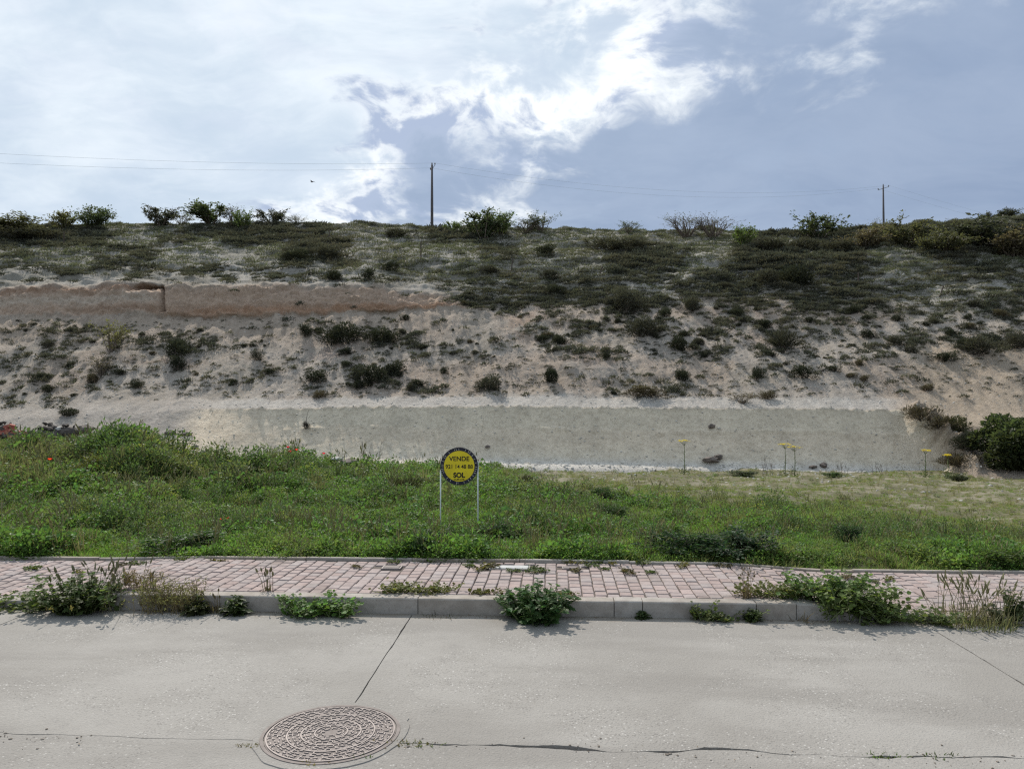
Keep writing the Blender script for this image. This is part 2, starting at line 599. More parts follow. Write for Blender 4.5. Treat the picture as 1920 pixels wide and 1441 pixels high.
def slab(s0, s1, t0, t1, seed, amps, gaps):
    c = [(s0, t0), (s1, t0), (s1, t1), (s0, t1)]
    pts = []
    for i in range(4):
        a, b = c[i], c[(i + 1) % 4]
        n = max(8, int(math.hypot(a[0] - b[0], a[1] - b[1]) / 0.025))
        pts.append(jag(a, b, n, amps[i], seed + i, gaps[i])[1:-1])
    Q = np.concatenate(pts)
    n = len(Q)
    bm = bmesh.new()
    top = [bm.verts.new(rw(q[0], q[1], 0.0)) for q in Q]
    bot = [bm.verts.new(rw(q[0], q[1], -0.09)) for q in Q]
    f = bm.faces.new(top)
    for i in range(n):
        bm.faces.new((top[i], bot[i], bot[(i + 1) % n], top[(i + 1) % n]))
    bmesh.ops.triangulate(bm, faces=[f])
    me = bpy.data.meshes.new("road_slab")
    bm.to_mesh(me)
    bm.free()
    me.materials.append(M_ROAD)
    return link("road_slab", me, road)


JS = [-16, -12.2, -8.2, -3.66, -0.75, 2.98, 6.7, 10.5, 15]
for i in range(len(JS) - 1):
    slab(JS[i], JS[i + 1], -2.17, -0.004, 10 + i * 7, (0.05, 0.006, 0.0, 0.006), (0.002, 0.003, 0.0, 0.003))
JS2 = [-16, -10, -4.6, 3.6, 9.2, 15]
for i in range(len(JS2) - 1):
    slab(JS2[i], JS2[i + 1], -5.4, -2.17, 110 + i * 7, (0.0, 0.006, 0.04, 0.006), (0.003, 0.003, 0.001, 0.003))
    slab(JS2[i], JS2[i + 1], -9.1, -5.4, 210 + i * 7, (0.0, 0.006, 0.0, 0.006), (0.003, 0.003, 0.004, 0.003))

# pavement: bed, kerb stones, pavers, back edging --------------------------------
ss = np.linspace(-16, 15, 156)
tt = np.array([0.06, 0.3, 0.6, 0.9, 1.2, 1.36])
S_, T_ = np.meshgrid(ss, tt)
pave = link("pavement", grid_mesh("pavement", rw(S_, T_, h_pave(S_, T_) - 0.014), M_SAND))
tag(pave, kind='structure')

kerb = empty("kerb")
tag(kerb, kind='structure')
KJ = [-16, -15, -14, -13, -12, -11, -10, -9, -8, -7, -6, -4.7, -3.7, -2.7, -1.7, -0.71, 0.27, 0.76, 0.97, 1.8, 2.09, 2.98, 4, 5, 6, 7, 8, 9, 10, 11, 12, 13, 14, 15]
prof = [(0.004, -0.12), (0.0, -0.012), (0.006, -0.003), (0.016, 0.0), (0.118, 0.0), (0.124, -0.004), (0.124, -0.2)]
for i in range(len(KJ) - 1):
    a, b = KJ[i] + 0.003, KJ[i + 1] - 0.003
    n = max(2, int((b - a) / 0.08))
    u = np.linspace(a, b, n)
    dz, dt = RNG.uniform(-.003, .003), RNG.uniform(-.003, .003)
    V = np.zeros((n, len(prof), 3))
    for j, (pt, pz) in enumerate(prof):
        h = h_front(u) + dz
        wob = (fbm(u * 9, u * 0 + j, 3, 40 + i) - .5) * 0.006
        V[:, j] = rw(u, pt + dt + wob, np.where(pz < -0.05, -0.06, h + pz))
    mb = MB()
    k = len(prof)
    fs = [(p * k + q, (p + 1) * k + q, (p + 1) * k + q + 1, p * k + q + 1) for p in range(n - 1) for q in range(k - 1)]
    fs += [tuple(range(k)), tuple(range((n - 1) * k + k - 1, (n - 1) * k - 1, -1))]
    mb.add(V.reshape(-1, 3), fs)
    link("kerb_stone", mb.mesh("kerb_stone", [M_KERB]), kerb)

# back edging
edging = empty("edging")
tag(edging, kind='structure')
for i in range(31):
    a, b = -16 + i + 0.003, -15 + i - 0.003
    u = np.linspace(a, b, 8)
    dz = RNG.uniform(-.006, .006)
    pr = [(1.33, -0.05), (1.33, 0.012), (1.335, 0.017), (1.372, 0.017), (1.378, 0.012), (1.378, -0.1)]
    V = np.stack([rw(u, p_[0] + RNG.uniform(-.002, .002), h_back(u) + p_[1] + dz) for p_ in pr], 1)
    k = len(pr)
    mb = MB()
    mb.add(V.reshape(-1, 3), [(p * k + q, (p + 1) * k + q, (p + 1) * k + q + 1, p * k + q + 1) for p in range(7) for q in range(k - 1)] + [tuple(range(k)), tuple(range(8 * k - 1, 7 * k - 1, -1))])
    link("edging_stone", mb.mesh("edging_stone", [M_KERB]), edging)

# pavers
PA, PB = 0.0965, 0.1165
gapw = 0.009


def paver_mesh(L):
    bm = bmesh.new()
    bmesh.ops.create_cube(bm, size=1.0)
    for v in bm.verts:
        v.co.x *= PA - gapw
        v.co.y *= L - gapw
        v.co.z = v.co.z * 0.05 - 0.025
    top = [e for e in bm.edges if all(v.co.z > -0.01 for v in e.verts)]
    bmesh.ops.bevel(bm, geom=top, offset=0.005, segments=1, affect='EDGES')
    me = bpy.data.meshes.new("paver")
    bm.to_mesh(me)
    bm.free()
    me.materials.append(M_PAVER)
    return me


PM = {1: paver_mesh(PB), 2: paver_mesh(PB * 1.5), 0: paver_mesh(PB * 0.5)}
PLATES = []          # rectangles (s0, s1, t0, t1) of cover plates, no pavers there


def plate_at(px, py, w, dpt):
    x, y = ground_px(px, py, 0.12)
    s, t = st(x, y)
    PLATES.append((float(s) - w / 2, float(s) + w / 2, float(t) - dpt / 2, float(t) + dpt / 2))
    return float(s), float(t)


pl1 = plate_at(956, 1063.0, 0.36, 0.155)
pl2 = plate_at(735, 1062.5, 0.17, 0.125)
pl3 = plate_at(1072, 1063.5, 0.17, 0.10)
cand = []
for c in range(-150, 145):
    s = c * PA
    t = 0.128
    stag = (c % 2)
    k = 0
    while t < 1.325:
        L = PB if not (k == 0 and stag) else PB * 0.5
        kind = 1 if L == PB else 0
        if kind == 1 and RNG.random() < 0.06 and t + PB * 1.5 < 1.32:
            L, kind = PB * 1.5, 2
        if t + L > 1.332:
            if 1.332 - t > PB * 0.45:
                L, kind = PB * 0.5, 0
            else:
                break
        tc = t + L / 2
        t += L
        k += 1
        if any(p0 - .05 < s < p1 + .05 and q0 - .045 < tc < q1 + .045 for p0, p1, q0, q1 in PLATES):
            continue
        cand.append((s, tc, kind))
cand.sort(key=lambda q: (q[1] * 1.0 + abs(q[0] + 0.2) * 0.22))
rest = MB()
npv = 0
for (s, tc, kind) in cand:
    wav = 0.012 * (fbm(s * 1.3, tc * 1.3, 2, 70) - .5) * 2
    z = float(h_pave(s, tc)) + wav + RNG.uniform(-.003, .002)
    e = 0.05
    rx = math.atan((float(h_pave(s, tc + e)) - float(h_pave(s, tc - e))) / (2 * e)) + RNG.normal() * 0.022
    ry = -math.atan((float(h_pave(s + e, tc)) - float(h_pave(s - e, tc))) / (2 * e)) + RNG.normal() * 0.012
    messy = 1 + 2.5 * float(sstep(s, 1.8, 2.4) * (1 - sstep(s, 3.2, 3.8)))
    rz = KA + RNG.normal() * 0.012 * messy
    p = rw(s + RNG.normal() * .0016 * messy, tc + RNG.normal() * .002 * messy, z)
    if npv < 300 and abs(s) < 4.2:
        link("paver", PM[kind], pave, loc=p, rot=(rx, ry, rz))
        npv += 1
    elif -12 < s < 11:
        M = Matrix.Translation(Vector(p)) @ Euler((rx, ry, rz)).to_matrix().to_4x4()
        me = PM[kind]
        V = np.array([M @ v.co for v in me.vertices])
        rest.add(V, [tuple(f.vertices) for f in me.polygons], tint=float(RNG.random()))
o = link("paver_field", rest.mesh("paver_field", [M_PAVER]), pave)
o['kind'] = 'stuff'

# cover plates in the pavement
for (s, t), w, dp, mat, nm, lab, cat in ((pl1, .36, .155, M_PLATE, "inspection_cover", "pale grey rectangular concrete cover plate set in the pink pavement", "cover"),
                                         (pl2, .17, .125, M_IRONLOW, "valve_cover", "small dark metal cover in the pavers, a metre towards the left of the grey plate", "cover"),
                                         (pl3, .17, .10, M_IRONLOW, "valve_cover", "small dark metal cover half overgrown near the edging, just past the grey plate", "cover")):
    root = empty(nm, rw(s, t, float(h_pave(s, t))), KA)
    tag(root, lab, cat)
    bm = bmesh.new()
    bmesh.ops.create_cube(bm, size=1)
    for v in bm.verts:
        v.co = Vector((v.co.x * (w - .03), v.co.y * (dp - .03), v.co.z * .04 - .014))
    bmesh.ops.bevel(bm, geom=[e for e in bm.edges], offset=.004, segments=1, affect='EDGES')
    me = bpy.data.meshes.new("lid")
    bm.to_mesh(me)
    bm.free()
    me.materials.append(mat)
    link("lid", me, root)
    fr = MB()
    for (lo, hi) in (((-w / 2, -dp / 2, -.05), (w / 2, -dp / 2 + .012, .002)), ((-w / 2, dp / 2 - .012, -.05), (w / 2, dp / 2, .002)),
                     ((-w / 2, -dp / 2 + .0125, -.05), (-w / 2 + .012, dp / 2 - .0125, .002)), ((w / 2 - .012, -dp / 2 + .0125, -.05), (w / 2, dp / 2 - .0125, .002))):
        fr.box(lo, hi)
    link("frame", fr.mesh("frame", [M_KERB if mat is M_PLATE else M_IRON]), root)

# ================================================================ manhole
mx, my = ground_px(621, 1374)
man = empty("manhole_cover", (mx, my, 0.0), KA + 0.5)
tag(man, "round cast iron manhole cover with a raised maze pattern in the concrete road", "manhole cover")


def ring(mb, r0, r1, z0, z1, n=72, mat=0):
    a = np.arange(n) / n * 2 * math.pi
    c, s_ = np.cos(a), np.sin(a)
    V = np.concatenate([np.stack([r * c, r * s_, np.full(n, z)], 1) for r, z in ((r0, z0), (r0, z1), (r1, z1), (r1, z0))])
    fs = []
    for k in range(3):
        for i in range(n):
            j = (i + 1) % n
            fs.append((k * n + i, k * n + j, (k + 1) * n + j, (k + 1) * n + i))
    mb.add(V, fs, 0.5, mat)


MR = 0.312
mb = MB()
ring(mb, MR + .004, MR + .020, -.03, .007)
link("frame", mb.mesh("frame", [M_IRONLOW]), man)
mb = MB()
a = np.arange(72) / 72 * 2 * math.pi
V = np.concatenate([np.stack([MR * np.cos(a), MR * np.sin(a), np.full(72, .004)], 1), np.stack([MR * np.cos(a), MR * np.sin(a), np.full(72, -.03)], 1)])
mb.add(V, [tuple(range(72))] + [(i, 72 + i, 72 + (i + 1) % 72, (i + 1) % 72) for i in range(72)])
disc = link("cover", mb.mesh("cover", [M_IRONLOW]), man)
mb = MB()
for r in (.303, .208, .142, .078):
    ring(mb, r - .0035, r + .0035, .003, .0085)


def bar(mb, r, th, lr, lt):
    """a raised bar centred at polar (r, th), lr long radially, lt tangentially"""
    c, s_ = math.cos(th), math.sin(th)
    V = []
    for z, k in ((.003, 1.0), (.0085, .82)):
        for a_, b_ in ((-1, -1), (1, -1), (1, 1), (-1, 1)):
            x, y = r + a_ * lr / 2 * k, b_ * lt / 2 * k
            V.append((x * c - y * s_, x * s_ + y * c, z))
    mb.add(V, [(4, 5, 6, 7), (0, 1, 5, 4), (1, 2, 6, 5), (2, 3, 7, 6), (3, 0, 4, 7)])


for (ra, rb) in ((.212, .300), (.147, .204), (.083, .138), (.03, .074)):
    nr = max(2, int(round((rb - ra) / .021)))
    for q in range(nr):
        r = ra + (q + .5) * (rb - ra) / nr
        n = max(7, int(2 * math.pi * r / .034))
        for k in range(n):
            th = (k + .5 * (q % 2)) / n * 2 * math.pi
            if (k + q) % 3 == 0:
                bar(mb, r, th, (rb - ra) / nr * 1.02, .0065)
                bar(mb, r + .006, th + .010 / r, .0065, .016)
            else:
                bar(mb, r + RNG.choice([-.004, .004]), th, .0065, .024)
                if RNG.random() < .5:
                    bar(mb, r, th + .012 / r, .014, .006)
o = link("relief", mb.mesh("relief", [M_IRON]), disc)
o['kind'] = 'stuff'
# mortar collar, cracked, round the frame
mb = MB()
n = 90
a = np.arange(n) / n * 2 * math.pi
ro = MR + .035 + .05 * fbm(np.cos(a) * 1.6 + 5, np.sin(a) * 1.6 + 2, 4, 5) + .05 * np.exp(-((a - 0.35) / .35) ** 2)
V = np.concatenate([np.stack([r * np.cos(a), r * np.sin(a), np.full(n, z)], 1) for r, z in ((np.full(n, MR + .0205), .004), (ro, .0045), (ro + .006, -.01))])
mb.add(V, [(k * n + i, k * n + (i + 1) % n, (k + 1) * n + (i + 1) % n, (k + 1) * n + i) for k in range(2) for i in range(n)])
link("mortar_collar", mb.mesh("mortar_collar", [M_ROAD]), man)


# ================================================================ the lot behind the pavement
def mound(x, y):
    px = np.asarray(x) / np.maximum(y, 1) * F + CX
    H = np.interp(px, [-900, -300, 0, 130, 230, 270, 330, 400, 450, 520, 570, 620, 700, 770, 860, 960, 1050], [.70, .78, .74, .74, .86, .78, .58, .38, .34, .46, .42, .32, .27, .27, .20, .14, 0.0])
    d0 = 16.6 + 0.5 * np.sin(px * 0.008)
    return H * sstep(y, 9.0, 16.4) * (1 - 0.98 * sstep(y, d0 + .1, d0 + 2.4))


def lotz(x, y):
    x, y = np.asarray(x, float), np.asarray(y, float)
    s, t = st(x, y)
    base = np.interp(y, [6, 7.4, 12, 20, 30], [0.09, 0.09, -0.08, -0.33, -0.4])
    edge = sstep(t, 1.38, 2.0)
    base = base * edge + (1 - edge) * (h_back(s) - 0.02)
    n = (fbm(x * .9, y * .9, 4, 11) - .5) * 0.24 + (fbm(x * 4, y * 4, 2, 12) - .5) * 0.035
    rough = 1.0 + 1.6 * sstep(mound(x, y), .1, .6)
    return base + mound(x, y) + n * edge * rough


def dryness(x, y):
    """0 lush, 1 trampled and dry: the flat patch before the cut, to the right"""
    px = np.asarray(x) / np.maximum(y, 1) * F + CX
    py = HY + (CAMH - np.asarray(lotz(x, y))) / np.maximum(y, 1) * F
    lim = np.interp(px, [900, 1000, 1200, 1500, 1700, 1920, 2500], [880, 905, 915, 930, 950, 985, 1000])
    return sstep(lim + 14 + 50 * (fbm(np.asarray(x) * .5, np.asarray(y) * 1.1, 3, 31) - .5) - py, -42, 44) * sstep(px, 860, 1040)


su = np.linspace(-34, 34, 420)
tu = np.concatenate([np.linspace(1.379, 4, 60), np.linspace(4.05, 20, 190)])
S_, T_ = np.meshgrid(su, tu)
XY = rw(S_, T_)
LZ = lotz(XY[..., 0], XY[..., 1])
XY[..., 2] = LZ
DRY = dryness(XY[..., 0], XY[..., 1])
m, nt = new_mat("lot_soil")
p = pos(nt)
dr = nt.n('ShaderNodeAttribute', attribute_name='dry').outputs['Fac']
green = nt.mix(nt.smooth(nt.noise(p, 3, 4), .35, .65), (0.045, 0.052, 0.02), (0.085, 0.08, 0.04))
tan = nt.mix(nt.smooth(nt.noise(p, 1.6, 6, .7), .46, .62), (0.105, 0.098, 0.050), (0.20, 0.178, 0.125))
finish(nt, nt.mix(dr, green, tan), .95, nt.noise(p, 30, 4, .7), .6, .02)
lot = link("lot_ground", grid_mesh("lot_ground", XY, m, {'dry': DRY}))
tag(lot, kind='structure')

# wide base terrain, below everything, out to the horizon
gx = np.concatenate([[-3000, -800, -200], np.linspace(-80, 80, 9), [200, 800, 3000]])
gy = np.array([-3000, -600, -100, -20, -9.3, 0, 8, 20, 35, 60])
GX, GY = np.meshgrid(gx, gy)
base_m = simple("bare_earth", (0.16, 0.14, 0.10), (0.24, 0.21, 0.15), 0.4)
gr = link("terrain", grid_mesh("terrain", np.stack([GX, GY, np.full(GX.shape, -0.75) + 0.68 * (GY < -9)], -1), base_m))
tag(gr, kind='structure')

# ================================================================ the hillside
# profile key rows, as (row in the photograph, distance) along chosen columns: foot, cut rim, ledge, mid slope, scarp foot, scarp top, upper slope, brow
KPX = np.array([-1000, -300, 0, 240, 330, 480, 700, 880, 960, 1150, 1400, 1600, 1690, 1765, 1830, 1920, 2300, 2900], float)
foot_y = np.interp(KPX, [-1000, 0, 340, 620, 830, 960, 1100, 1280, 1500, 1690, 1765, 1830, 1920, 2900], [850, 850, 862, 866, 869, 873, 875, 879, 883, 887, 887, 872, 868, 868])
foot_Z = np.interp(KPX, [-1000, 240, 480, 1765, 1830, 1920, 2900], [19.4, 19.6, 21.0, 21.0, 19.9, 19.5, 19.0])
rim_y = np.interp(KPX, [-1000, 0, 240, 340, 500, 700, 850, 1000, 1150, 1400, 1690, 1765, 1830, 2900], [785, 785, 775, 768, 768, 765, 763, 764, 766, 768, 770, 800, 800, 800])
rim_Z = np.interp(KPX, [-1000, 240, 340, 1690, 1765, 1830, 2900], [21.6, 21.9, 22.45, 22.45, 21.6, 21.3, 21.0])
led_y = rim_y - np.interp(KPX, [-1000, 300, 480, 1500, 1700, 2900], [30, 26, 22, 24, 26, 40])
led_Z = rim_Z + np.interp(KPX, [-1000, 300, 480, 1500, 1700, 2900], [1.4, 1.2, 1.05, 1.05, 1.2, 1.7])
mid_y = np.interp(KPX, [-1000, 0, 1200, 1500, 1920, 2900], [660, 662, 664, 668, 660, 650])
mid_Z = np.full(len(KPX), 26.2)
sf_y = np.interp(KPX, [-1000, 0, 300, 400, 560, 750, 880, 960, 1150, 1500, 1920, 2900], [592, 588, 588, 592, 588, 578, 572, 600, 606, 612, 606, 600])
sf_Z = np.interp(KPX, [-1000, 0, 560, 880, 960, 2900], [28.6, 28.6, 28.7, 28.9, 28.5, 28.4])
sc_y = np.interp(KPX, [-1000, 0, 300, 560, 700, 880, 960, 1150, 1500, 1920, 2900], [535, 534, 530, 533, 540, 560, 565, 565, 570, 560, 550])
sc_Z = np.interp(KPX, [-1000, 0, 560, 760, 880, 960, 2900], [29.4, 29.4, 29.6, 29.7, 29.9, 30.3, 30.4])
up_y = np.interp(KPX, [-1000, 0, 960, 1920, 2900], [478, 478, 484, 484, 470])
up_Z = np.full(len(KPX), 35.2)
br_y = np.interp(KPX, [-1000, -300, 0, 100, 300, 560, 800, 900, 1100, 1400, 1540, 1640, 1765, 1860, 1920, 2300, 2900],
                 [420, 418, 420, 426, 420, 417, 421, 427, 432, 435, 433, 426, 416, 409, 404, 385, 370])
br_Z = np.full(len(KPX), 44.0)
KEY_Y = np.stack([foot_y + 40, foot_y, rim_y, led_y, mid_y, sf_y, sc_y, up_y, br_y])
KEY_Z = np.stack([foot_Z - 1.2, foot_Z, rim_Z, led_Z, mid_Z, sf_Z, sc_Z, up_Z, br_Z])
NK = len(KEY_Y)


def key_at(px):
    px = np.asarray(px, float)
    ys = np.stack([np.interp(px, KPX, KEY_Y[k]) for k in range(NK)])
    zs = np.stack([np.interp(px, KPX, KEY_Z[k]) for k in range(NK)])
    wig = (fbm(px / 60, px * 0, 3, 21) - .5)
    ys[2] += wig * 3.5 * sstep(px, 250, 360)
    ys[3] += (fbm(px / 40, px * 0 + 4, 3, 22) - .5) * 10
    ys[5] += (fbm(px / 70, px * 0 + 8, 3, 23) - .5) * 12
    ys[6] += (fbm(px / 70, px * 0 + 12, 3, 24) - .5) * 12
    ys[8] += (fbm(px / 90, px * 0 + 15, 3, 25) - .5) * 8
    return ys, zs


# rows of the sheet: parameter 0..NK-1
rows = np.concatenate([np.linspace(0, 1, 6)[:-1], np.linspace(1, 2, 42)[:-1], np.linspace(2, 3, 14)[:-1], np.linspace(3, 4, 44)[:-1],
                       np.linspace(4, 5, 36)[:-1], np.linspace(5, 6, 30)[:-1], np.linspace(6, 7, 46)[:-1], np.linspace(7, 8, 44)])
cols = np.concatenate([np.linspace(-1000, -120, 90)[:-1], np.linspace(-120, 2040, 640)[:-1], np.linspace(2040, 2900, 90)])
ys, zs = key_at(cols)
k0 = np.clip(np.floor(rows).astype(int), 0, NK - 2)
fr = (rows - k0)[:, None]


def smooth_rows(A):
    lin = A[k0] * (1 - fr) + A[k0 + 1] * fr
    return lin


HP = np.repeat(cols[None, :], len(rows), 0)           # photo column of each vertex
HYY = smooth_rows(ys)                                  # photo row
HZ = smooth_rows(zs)
rr = rows[:, None] + 0 * HP
# soften the kinks except at the rim of the cut and along the scarp
ker = np.array([1, 2, 3, 2, 1], float)
ker /= ker.sum()
for _ in range(3):
    pad = np.pad(HZ, ((2, 2), (0, 0)), mode='edge')
    sm = sum(ker[i] * pad[i:i + len(rows)] for i in range(5))
    keep = np.exp(-((rr - 2) / .22) ** 2)
    HZ = HZ * keep + sm * (1 - keep)
X0 = (HP - CX) / F * HZ
Z0 = CAMH - (HYY - HY) / F * HZ
upper = sstep(rr, 5.6, 6.4)
cutm = (sstep(rr, .9, 1.05) * (1 - sstep(rr, 1.97, 2.06))) * sstep(HP + (HYY - 768) * .35 + 50 * (fbm(HP / 40, HYY / 20, 4, 62) - .5), 318, 400) * (1 - sstep(HP - (HYY - 770) * .80 + 40 * (fbm(HP / 25, HYY / 14, 4, 63) - .5), 1684, 1706))
# relief: lumps, little terraces made by sheep, rills
lump = (fbm(X0 * .55, HZ * .55, 4, 51) - .5) * .42 * sstep(rr, 2.6, 3.6) * (1 - .5 * sstep(rr, 7.5, 8))
terr = (fbm(X0 * .9, Z0 * 5.5, 4, 52) - .5) * .46 * upper + (fbm(X0 * 2.4, Z0 * 9, 3, 57) - .5) * .20 * upper
grit = (fbm(X0 * 4, Z0 * 4, 4, 53, .62) - .5) * (.13 - .09 * cutm) * sstep(rr, 1.0, 1.2)
rill = (fbm(X0 * 3.4 + Z0 * .6, Z0 * .45, 4, 54, .6) - .5) * .24 * sstep(rr, 2.9, 3.3) * (1 - sstep(rr, 4.9, 5.4))
rim_lip = .055 * np.exp(-((rr - 2.06) / .08) ** 2) * sstep(HP, 320, 420) * (1 - sstep(HP, 1670, 1700)) * (3.2 * fbm(X0 * 7, X0 * 0, 4, 55, .7) - .8)
ledge_line = .05 * sstep(fbm(X0 * .9, X0 * 0 + 9, 3, 66), .42, .6) * np.exp(-((rr - 1.63 - .12 * (fbm(X0 * .7, X0 * 0, 3, 56) - .5)) / .03) ** 2) * cutm
scz = sstep(rr, 4.85, 5.02) * (1 - sstep(rr, 5.9, 6.1)) * (1 - sstep(HP, 820, 940))
crumble = scz * ((fbm(X0 * 2.2, Z0 * 9, 5, 64, .65) - .5) * .34 + (fbm(X0 * 5.5, Z0 * 3.5, 4, 65, .65) - .5) * .22)
disp = lump + terr + grit + rill + rim_lip + ledge_line + crumble
# cave and the vertical crack in the reddish scarp, hollow under its lower edge
cave = .75 * sstep(HP, 228, 262) * (1 - sstep(HP, 298, 304)) * np.exp(-((HYY - 541 + (HP - 235) * .04) / 6.0) ** 2)
crack = .5 * np.exp(-((HP - 301) / 4) ** 2) * sstep(HYY, 530, 540) * (1 - sstep(HYY, 574, 582))
under = .28 * np.exp(-((rr - 4.97) / .07) ** 2) * sstep(HP, 250, 330) * (1 - sstep(HP, 780, 900)) * (fbm(X0 * .8, X0 * 0 + 3, 3, 58) + .2)
hol = cave + crack + under
# gully spur right of the cut
spur = .55 * np.exp(-((HP - (1708 + (HYY - 770) * .95)) / 26) ** 2) * sstep(HYY, 755, 790) * (1 - sstep(HYY, 868, 892)) * (2.2 * fbm(X0 * 5, Z0 * 5, 4, 59) - .2)
disp = disp + spur
HV = np.stack([X0, HZ - .62 * disp + hol, Z0 + .72 * disp * (1 - .5 * cutm)], -1)

# beyond the brow the hill keeps rising more gently than the line of sight, then levels out
bx = HV[-1].copy()
slope_sight = (HY - HYY[-1]) / F
back = []
for Zb in (46, 49, 54, 62, 75, 95, 115, 140, 180, 260, 420, 900):
    k = (np.minimum(Zb, 142) - bx[:, 1])
    zz = bx[:, 2] + k * (slope_sight - .021) + .35 * (fbm(cols / 55, cols * 0 + Zb, 3, 61) - .5)
    if Zb > 142:
        zz = zz - (Zb - 142) * .03
    back.append(np.stack([(cols - CX) / F * Zb, np.full(len(cols), float(Zb)), zz], -1))
HV = np.concatenate([HV, np.array(back)])

# colours of the ground itself, laid out along the strata
nz1, nz2, nz3 = fbm(X0 * .8, Z0 * 1.6, 4, 81), fbm(X0 * 3, Z0 * 4, 4, 82), fbm(X0 * .35, Z0 * .8, 3, 83)
C = np.zeros(HP.shape + (3,))


def lay(mask, col):
    global C
    C = C * (1 - mask[..., None]) + np.array(col) * mask[..., None]


lay(np.ones(HP.shape), (.40, .362, .318))
lay(sstep(nz1, .42, .62), (.44, .40, .36))
lay(.45 * sstep(nz3, .52, .66) * (1 - sstep(rr, 6, 6.5)), (.40, .315, .25))
lay(upper, (.30, .29, .255))
lay(.7 * upper * sstep(nz1, .46, .60), (.46, .445, .42))
left = 1 - sstep(HP, 800, 930)
lay(.85 * left * sstep(rr, 4.0, 4.5) * (1 - sstep(rr, 5.0, 5.08)), (.45, .375, .31))
red = left * sstep(rr, 4.98, 5.06) * (1 - sstep(rr, 5.8, 6.1))
lay(.9 * red, (.57, .43, .335))
lay(.8 * red * np.exp(-((rr - 5.12 - .1 * nz1) / .16) ** 2) * sstep(HP, 250, 420), (.43, .25, .155))
lay(.75 * red * sstep(rr, 5.70, 5.9) * (1 - sstep(HP, 280, 330)), (.33, .19, .12))
lay(.8 * red * np.exp(-((rr - 5.5) / .14) ** 2) * (1 - sstep(HP, 270, 310)), (.60, .52, .44))
lay(.7 * red * np.exp(-((rr - 5.18) / .10) ** 2) * sstep(HP, 120, 170) * (1 - sstep(HP, 280, 305)), (.33, .215, .15))
for (bx_, by_, sx_, sy_, c_, a_) in ((985, 610, 40, 38, (.40, .285, .215), .8), (1390, 590, 90, 45, (.41, .30, .24), .6), (1600, 605, 60, 25, (.40, .30, .22), .6),
                                     (620, 660, 70, 25, (.37, .27, .22), .5), (1100, 680, 60, 14, (.36, .25, .19), .5), (300, 675, 90, 10, (.36, .26, .2), .6), (800, 690, 120, 25, (.42, .34, .28), .5)):
    g = np.exp(-((HP - bx_) / sx_) ** 2 - ((HYY - by_) / sy_) ** 2) * sstep(nz2, .3, .6)
    lay(a_ * g, c_)
lay(.75 * sstep(HP, 1640, 1760) * sstep(rr, .5, 1.2) * (1 - sstep(rr, 4.2, 5.0)), (.44, .365, .285))
strip = sstep(rr, 2.0, 2.08) * (1 - sstep(rr, 2.75 + .5 * (nz2 - .5), 3.15)) * sstep(HP, 300, 460) * (1 - sstep(HP, 1640, 1720))
lay(.9 * strip, (.40, .39, .375))
lay(.8 * (1 - sstep(rr, 2.3, 3.3)) * (1 - sstep(HP, 330, 420)), (.43, .405, .38))
lay(cutm, (.61, .53, .425))
lay(.7 * cutm * sstep(rr, 1.60, 1.68) * sstep(HP, 420, 560), (.57, .51, .41))
lay(.6 * cutm * (1 - sstep(rr, 1.12, 1.45)), (.62, .575, .485))
lay(.85 * (1 - sstep(rr, 1.02, 1.16 + .1 * nz2)) * sstep(HP, 600, 900) * (1 - sstep(HP, 1740, 1790)), (.56, .55, .53))
streak = fbm(X0 * 2.6, Z0 * .5 + HZ * .3, 4, 84)
C *= (1 + cutm * ((streak - .5) * .18 + (fbm(X0 * .5, rr * 9, 3, 85) - .5) * .14))[..., None]
C *= (.90 + .30 * nz2)[..., None] * np.array([1.04, 1.0, .945]) * (.74 + .30 * cutm + .18 * strip)[..., None]
nb = len(HV) - len(rows)
Cb = np.repeat(np.array([[.13, .14, .075]])[None], nb, 0).repeat(len(cols), 1)
CC = np.concatenate([C, Cb])
rockm = np.concatenate([np.maximum(cutm, .35 * (1 - upper)), np.zeros((nb, len(cols)))])

m, nt = new_mat("hillside_soil")
p = pos(nt)
col = nt.n('ShaderNodeAttribute', attribute_name='soil').outputs['Color']
g1, g2 = nt.noise(p, 8, 6, .72), nt.noise(p, 26, 4, .75)
spk = nt.smooth(g2, .57, .66)
col = nt.mix(nt.math('MULTIPLY', nt.smooth(g1, .44, .64), .55), col, nt.mix(1.0, col, (.66, .63, .60), 'MULTIPLY'))
col = nt.mix(nt.math('MULTIPLY', spk, .45), col, (.55, .53, .50))
col = nt.mix(nt.math('MULTIPLY', nt.smooth(g2, .43, .32), .65), col, nt.mix(1.0, col, (.45, .43, .41), 'MULTIPLY'))
finish(nt, col, .95, nt.math('ADD', nt.math('MULTIPLY', g1, .7), nt.math('MULTIPLY', g2, .5)), 1.0, .07, spec=.15)
hill = link("hillside", grid_mesh("hillside", HV, m, {'soil': CC}))
tag(hill, kind='structure')

# lookup: photo position -> point on the hillside
NR = len(rows)


def hill_pt(px, py):
    """point on the hillside that shows at (px, py)"""
    ci = int(np.clip(np.searchsorted(cols, px), 0, len(cols) - 1))
    colv = HV[:NR, ci]
    yy = HY + (CAMH - colv[:, 2]) / colv[:, 1] * F
    j = int(np.argmin(np.abs(yy - py)))
    return colv[j].copy()


